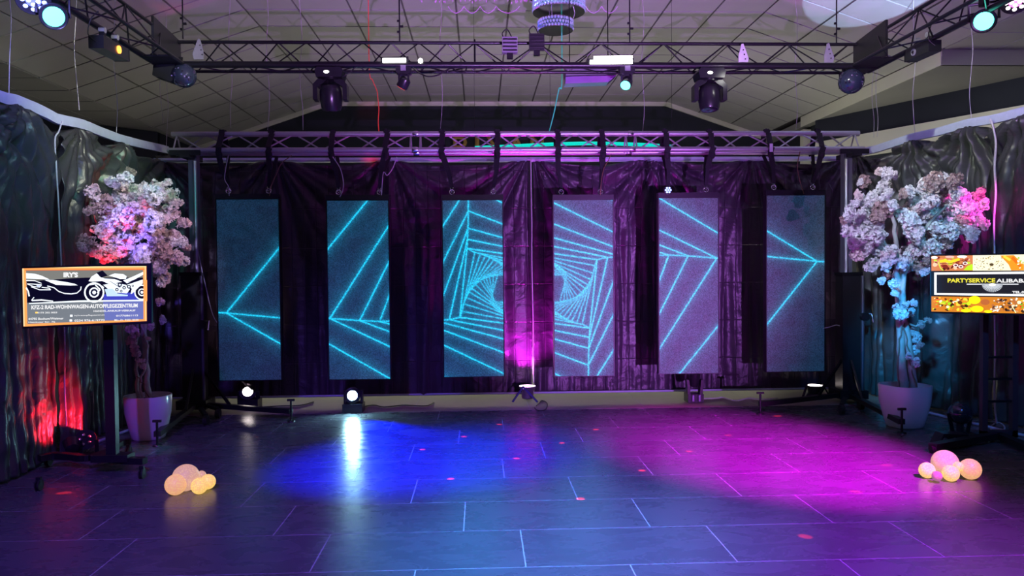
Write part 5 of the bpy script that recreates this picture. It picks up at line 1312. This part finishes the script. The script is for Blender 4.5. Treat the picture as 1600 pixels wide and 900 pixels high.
cv.text('Hattinger Str. 76', 45.5, 502.2, 87, 505.0, TW, left, 0.02, -0.6)
cv.text("iry's-autopflegezentrum", 117, 491.6, 164, 494.4, TW, left, 0.01, -0.9)
cv.text('0234 976-619770', 117, 499.2, 164, 502.6, TW, left, 0.02, -0.9)
cv.text('01776861113', 182, 491.8, 216, 494.6, TW, left, 0.02, -0.6)
cv.text('Mo.-Fr. 9:00-18:00', 179.5, 498.6, 217, 501.4, TW, left, 0.01, -0.6)
def bezel(cv, quad, parent, th=0.045, grow=(0.006, 0.028, 0.012, 0.012)):
    """black casing behind and around the picture; grow = left,right,top,bottom in metres"""
    TL, TR, BR, BL = quad; rx = (TR - TL).normalized(); up = (TL - BL).normalized()
    q = [TL - rx * grow[0] + up * grow[2], TR + rx * grow[1] + up * grow[2], BR + rx * grow[1] - up * grow[3], BL - rx * grow[0] - up * grow[3]]
    MB().prism([p - cv.n * 0.003 for p in q], -cv.n * th).build('casing', M_black, parent)
    inn = [TL, TR, BR, BL]
    for i in range(4):
        j = (i + 1) % 4
        MB().prism([q[i], q[j], inn[j], inn[i]], cv.n * 0.008).build('bezel', M_plastic, parent)
    return q
ql = bezel(cv, (A, B, D, Cc), left)
# rolling stand of the left screen
sb = fl(158, 733); sx0 = at(158, 560, 5.5).x; SY = 5.62
MB().box((sx0, SY - 0.035, 1.23), (0.34, 0.03, 0.26)).build('mount_plate', M_black, left)
MB().box((sx0, SY + 0.02, 0.70), (0.07, 0.06, 1.12)).build('column', M_black, left)
def curved_leg(pts, cast):
    P = [fl(x, y, 0.095) for x, y in pts]
    cb = MB(); out = []
    Pp = [P[0] * 2 - P[1]] + P + [P[-1] * 2 - P[-2]]
    for i in range(1, len(Pp) - 2):
        for k in range(6):
            t = k / 6; a, b, c_, d = Pp[i - 1:i + 3]
            out.append(0.5 * ((2 * b) + (c_ - a) * t + (2 * a - 5 * b + 4 * c_ - d) * t * t + (3 * b - a - 3 * c_ + d) * t ** 3))
    out.append(Pp[-2])
    for a, b in zip(out, out[1:]): cb.bar(a, b + (b - a) * 0.15, 0.06, 0.045)
    lg = cb.build('leg', M_black, left)
    for c_ in cast:
        p = fl(c_[0], c_[1])
        cs = MB().tube([(p.x - 0.014, p.y, 0.036), (p.x - 0.004, p.y, 0.036)], 0.036, 18); cs.tube([(p.x + 0.004, p.y, 0.036), (p.x + 0.014, p.y, 0.036)], 0.036, 18)
        cs.build('caster', M_rubber, left, smooth=40)
        MB().bar((p.x, p.y, 0.03), (p.x, p.y, 0.09), 0.022, 0.03).build('caster_fork', M_plastic, left)
curved_leg(((205, 690), (190, 692), (173, 703), (178, 715), (196, 719), (226, 720)), ((222, 748), (201, 712)))
curved_leg(((176, 705), (140, 715), (108, 713), (85, 712), (62, 716)), ((61, 766), (76, 728)))
MB().box((sx0, SY + 0.02, 0.115), (0.26, 0.12, 0.05)).build('base_hub', M_black, left)

# ---- right advert
A = at(1455, 399, 6.10); B = at(1648, 395.5, 5.66); Cc = at(1455, 487.5, 6.10); D = at(1648, 492.8, 5.66)
right = thing('advert_screen', 'flat advert screen with food pictures and a black band on a stand, right side', 'screen', ((A.x + B.x) / 2, 6.0, 0))
cv = Canvas(A, B, Cc)
zz = lambda x, y: (1440 + x / 7.5, 380 + y / 7.5)
cv.poly([(1455, 399), (1648, 395.5), (1648, 492.8), (1455, 487.5)], '0a0a0c')
cv.poly([zz(115, 150), zz(600, 142), zz(600, 322), zz(115, 325)], 'c8784a')
cv.poly([zz(600, 142), zz(1560, 125), zz(1560, 320), zz(600, 322)], 'f2e8c8')
random.seed(11)
def blobs(x0, x1, y0, y1, cols, n, a0, a1):
    for _ in range(n):
        a = random.uniform(a0, a1); b = a * random.uniform(0.35, 0.9)
        x = random.uniform(x0 + a, max(x0 + a + 0.01, x1 - a)); y = random.uniform(y0 + b, y1 - b)
        cv.ell(x, y, a, b, random.choice(cols), random.uniform(-0.7, 0.7) * (1 if a < (y1 - y0) / 2.6 else 0), 8)
blobs(1456, 1519, 400, 422.5, ['a04030', 'e08a50', '7a2818', 'f0c0a0', 'b8d838', 'd89070', '501810'], 45, 1.5, 5)
blobs(1521, 1570, 399.5, 422, ['f8f0d8', '8a8050', 'c8b070', 'fffbe8', '585030'], 150, 0.4, 1.3)
for x, y, a, b, c_ in ((150, 168, 38, 17, 'fff4f0'), (330, 160, 55, 14, 'e8b0a8'), (475, 158, 60, 16, 'f8f0e8')): cv.ell(1440 + x / 7.5, 380 + y / 7.5, a / 7.5, b / 7.5, c_)
cv.line([zz(210, 215), zz(270, 205), zz(330, 220), zz(400, 200), zz(445, 185)], 4.2, 'ffd028')
cv.line([zz(215, 235), zz(330, 240), zz(430, 215), zz(520, 185)], 0.9, '7a3010')
cv.line([zz(195, 220), zz(220, 290), zz(255, 318)], 1.4, 'c8e840')
for x, y in ((460, 275), (510, 235), (400, 260)): cv.ell(1440 + x / 7.5, 380 + y / 7.5, 4, 2.6, 'f0dcd8'); cv.ell(1440 + x / 7.5, 380 + y / 7.5, 2.2, 1.3, '6a3038')
cv.poly([zz(490, 315), zz(540, 265), zz(598, 245), zz(598, 318)], 'b0e020')
cv.ell(1440 + 820 / 7.5, 380 + 250 / 7.5, 3.5, 2.2, '504028')
cv.poly([zz(920, 145), zz(1080, 140), zz(1200, 250), zz(1200, 318), zz(1050, 320), zz(1020, 250)], 'ff9020')
cv.line([zz(1060, 165), zz(1160, 270)], 5, 'ff6a10'); cv.line([zz(960, 150), zz(1040, 200)], 4, 'ffd040')
blobs(1588, 1640, 399, 422, ['f8f0d8', 'c8b070', 'fffbe8', 'ffb040', '90c030'], 50, 0.8, 3)
cv.poly([zz(115, 622), zz(1560, 640), zz(1560, 832), zz(115, 800)], 'c87820')
blobs(1456, 1518, 463.5, 486.5, ['c8e020', 'ff8a20', 'ffd040', 'f8f0c0', '6a3810', 'e86018', 'a0d020', '3a2408'], 85, 1.2, 4)
blobs(1546, 1592, 464.5, 488, ['503020', '8a5838', '301810', 'f0e8d8', 'b06838', 'e8d8c0', '48382c'], 80, 1.0, 3)
blobs(1585, 1645, 465, 489.5, ['f0c830', 'ff8830', 'f8f0c0', '70b020', 'e03018', 'c89060', '402810'], 80, 1.2, 3.6)
for x, y, a, b in ((620, 665, 70, 48), (650, 770, 75, 38), (520, 790, 60, 20), (780, 800, 50, 16)): cv.ell(1440 + x / 7.5, 380 + y / 7.5, a / 7.5, b / 7.5, 'f8ee10')
cv.ell(1440 + 745 / 7.5, 380 + 690 / 7.5, 7.2, 4.6, 'b06030')
cv.line([zz(830, 800), zz(915, 770)], 1.3, 'fff8e8'); cv.line([zz(360, 690), zz(440, 670)], 1.2, 'fff8e0')
cv.line([zz(1060, 740), zz(1105, 815)], 1.3, 'e8ffc0')
cv.poly([zz(148, 343), zz(1600, 328), zz(1600, 628), zz(148, 605)], 'fbfbff')
cv.poly([zz(176, 368), zz(1580, 356), zz(1580, 600), zz(176, 585)], '1c1c22')
cv.line([zz(528, 480), zz(1135, 480)], 1.2, 'e8eaf0')
for k in range(29):   # fan below the line
    t = PI * k / 28; cx, cy = 828, 482
    cv.line([(1440 + (cx + 20 * math.cos(t)) / 7.5, 380 + (cy + 14 * math.sin(t)) / 7.5), (1440 + (cx + 122 * math.cos(t)) / 7.5, 380 + (cy + 90 * math.sin(t)) / 7.5)], 0.9, 'c8ccd4' if k % 2 else '9aa0aa')
cv.ell(1440 + 828 / 7.5, 380 + 486 / 7.5, 5.5, 2.4, 'ffffff')
pic = cv.build('picture', right); pic['label'] = 'lit food collage with a black name band'
TYE = emis('tv_yellow_letters', (0.95, 0.85, 0.04), 1.0)
cv.text('PARTYSERVICE', 1480.6, 435.0, 1555, 441.4, TYE, right, 0.035)
cv.text('ALIBABA', 1556.5, 435.6, 1608, 441.4, TW, right, 0.03)
cv.text('TEL.0176', 1581.5, 454.6, 1612, 458.4, TW, right, 0.04)
bezel(cv, (A, B, D, Cc), right, grow=(0.008, 0.012, 0.006, 0.008))
M_brown = mat('brown_frame', (0.045, 0.028, 0.035), 0.5, noise_scale=9)
RYs = 6.12
pa = at(1537, 600, RYs); pb = at(1584, 600, RYs)
for p_ in (pa, pb): MB().box((p_.x, RYs, 0.60), (0.045, 0.045, 1.14)).build('post', M_brown, right)
for zz_ in (0.06,): MB().box(((pa.x + pb.x) / 2, RYs, zz_), (pb.x - pa.x + 0.045, 0.045, 0.06)).build('bottom_rail', M_brown, right)
for py in (558, 592, 627):
    q = at(1560, py, RYs); MB().box(((pa.x + pb.x) / 2, RYs, q.z), (pb.x - pa.x, 0.018, 0.018)).build('rung', M_blackmetal, right)
MB().box(((pa.x + pb.x) / 2, RYs - 0.06, 1.22), (0.40, 0.04, 0.22)).build('mount_plate', M_black, right)
for k, (fx, fy) in enumerate(((1457, 708), (1640, 725))):
    q = fl(fx, fy); s = Vector(((pa.x + pb.x) / 2, RYs, 0.05))
    MB().bar(s, (q.x, q.y, 0.05), 0.07, 0.05).build('leg', M_black, right)
    MB().tube([(q.x - 0.015, q.y, 0.03), (q.x + 0.015, q.y, 0.03)], 0.03, 14).build('caster', M_rubber, right, smooth=40)
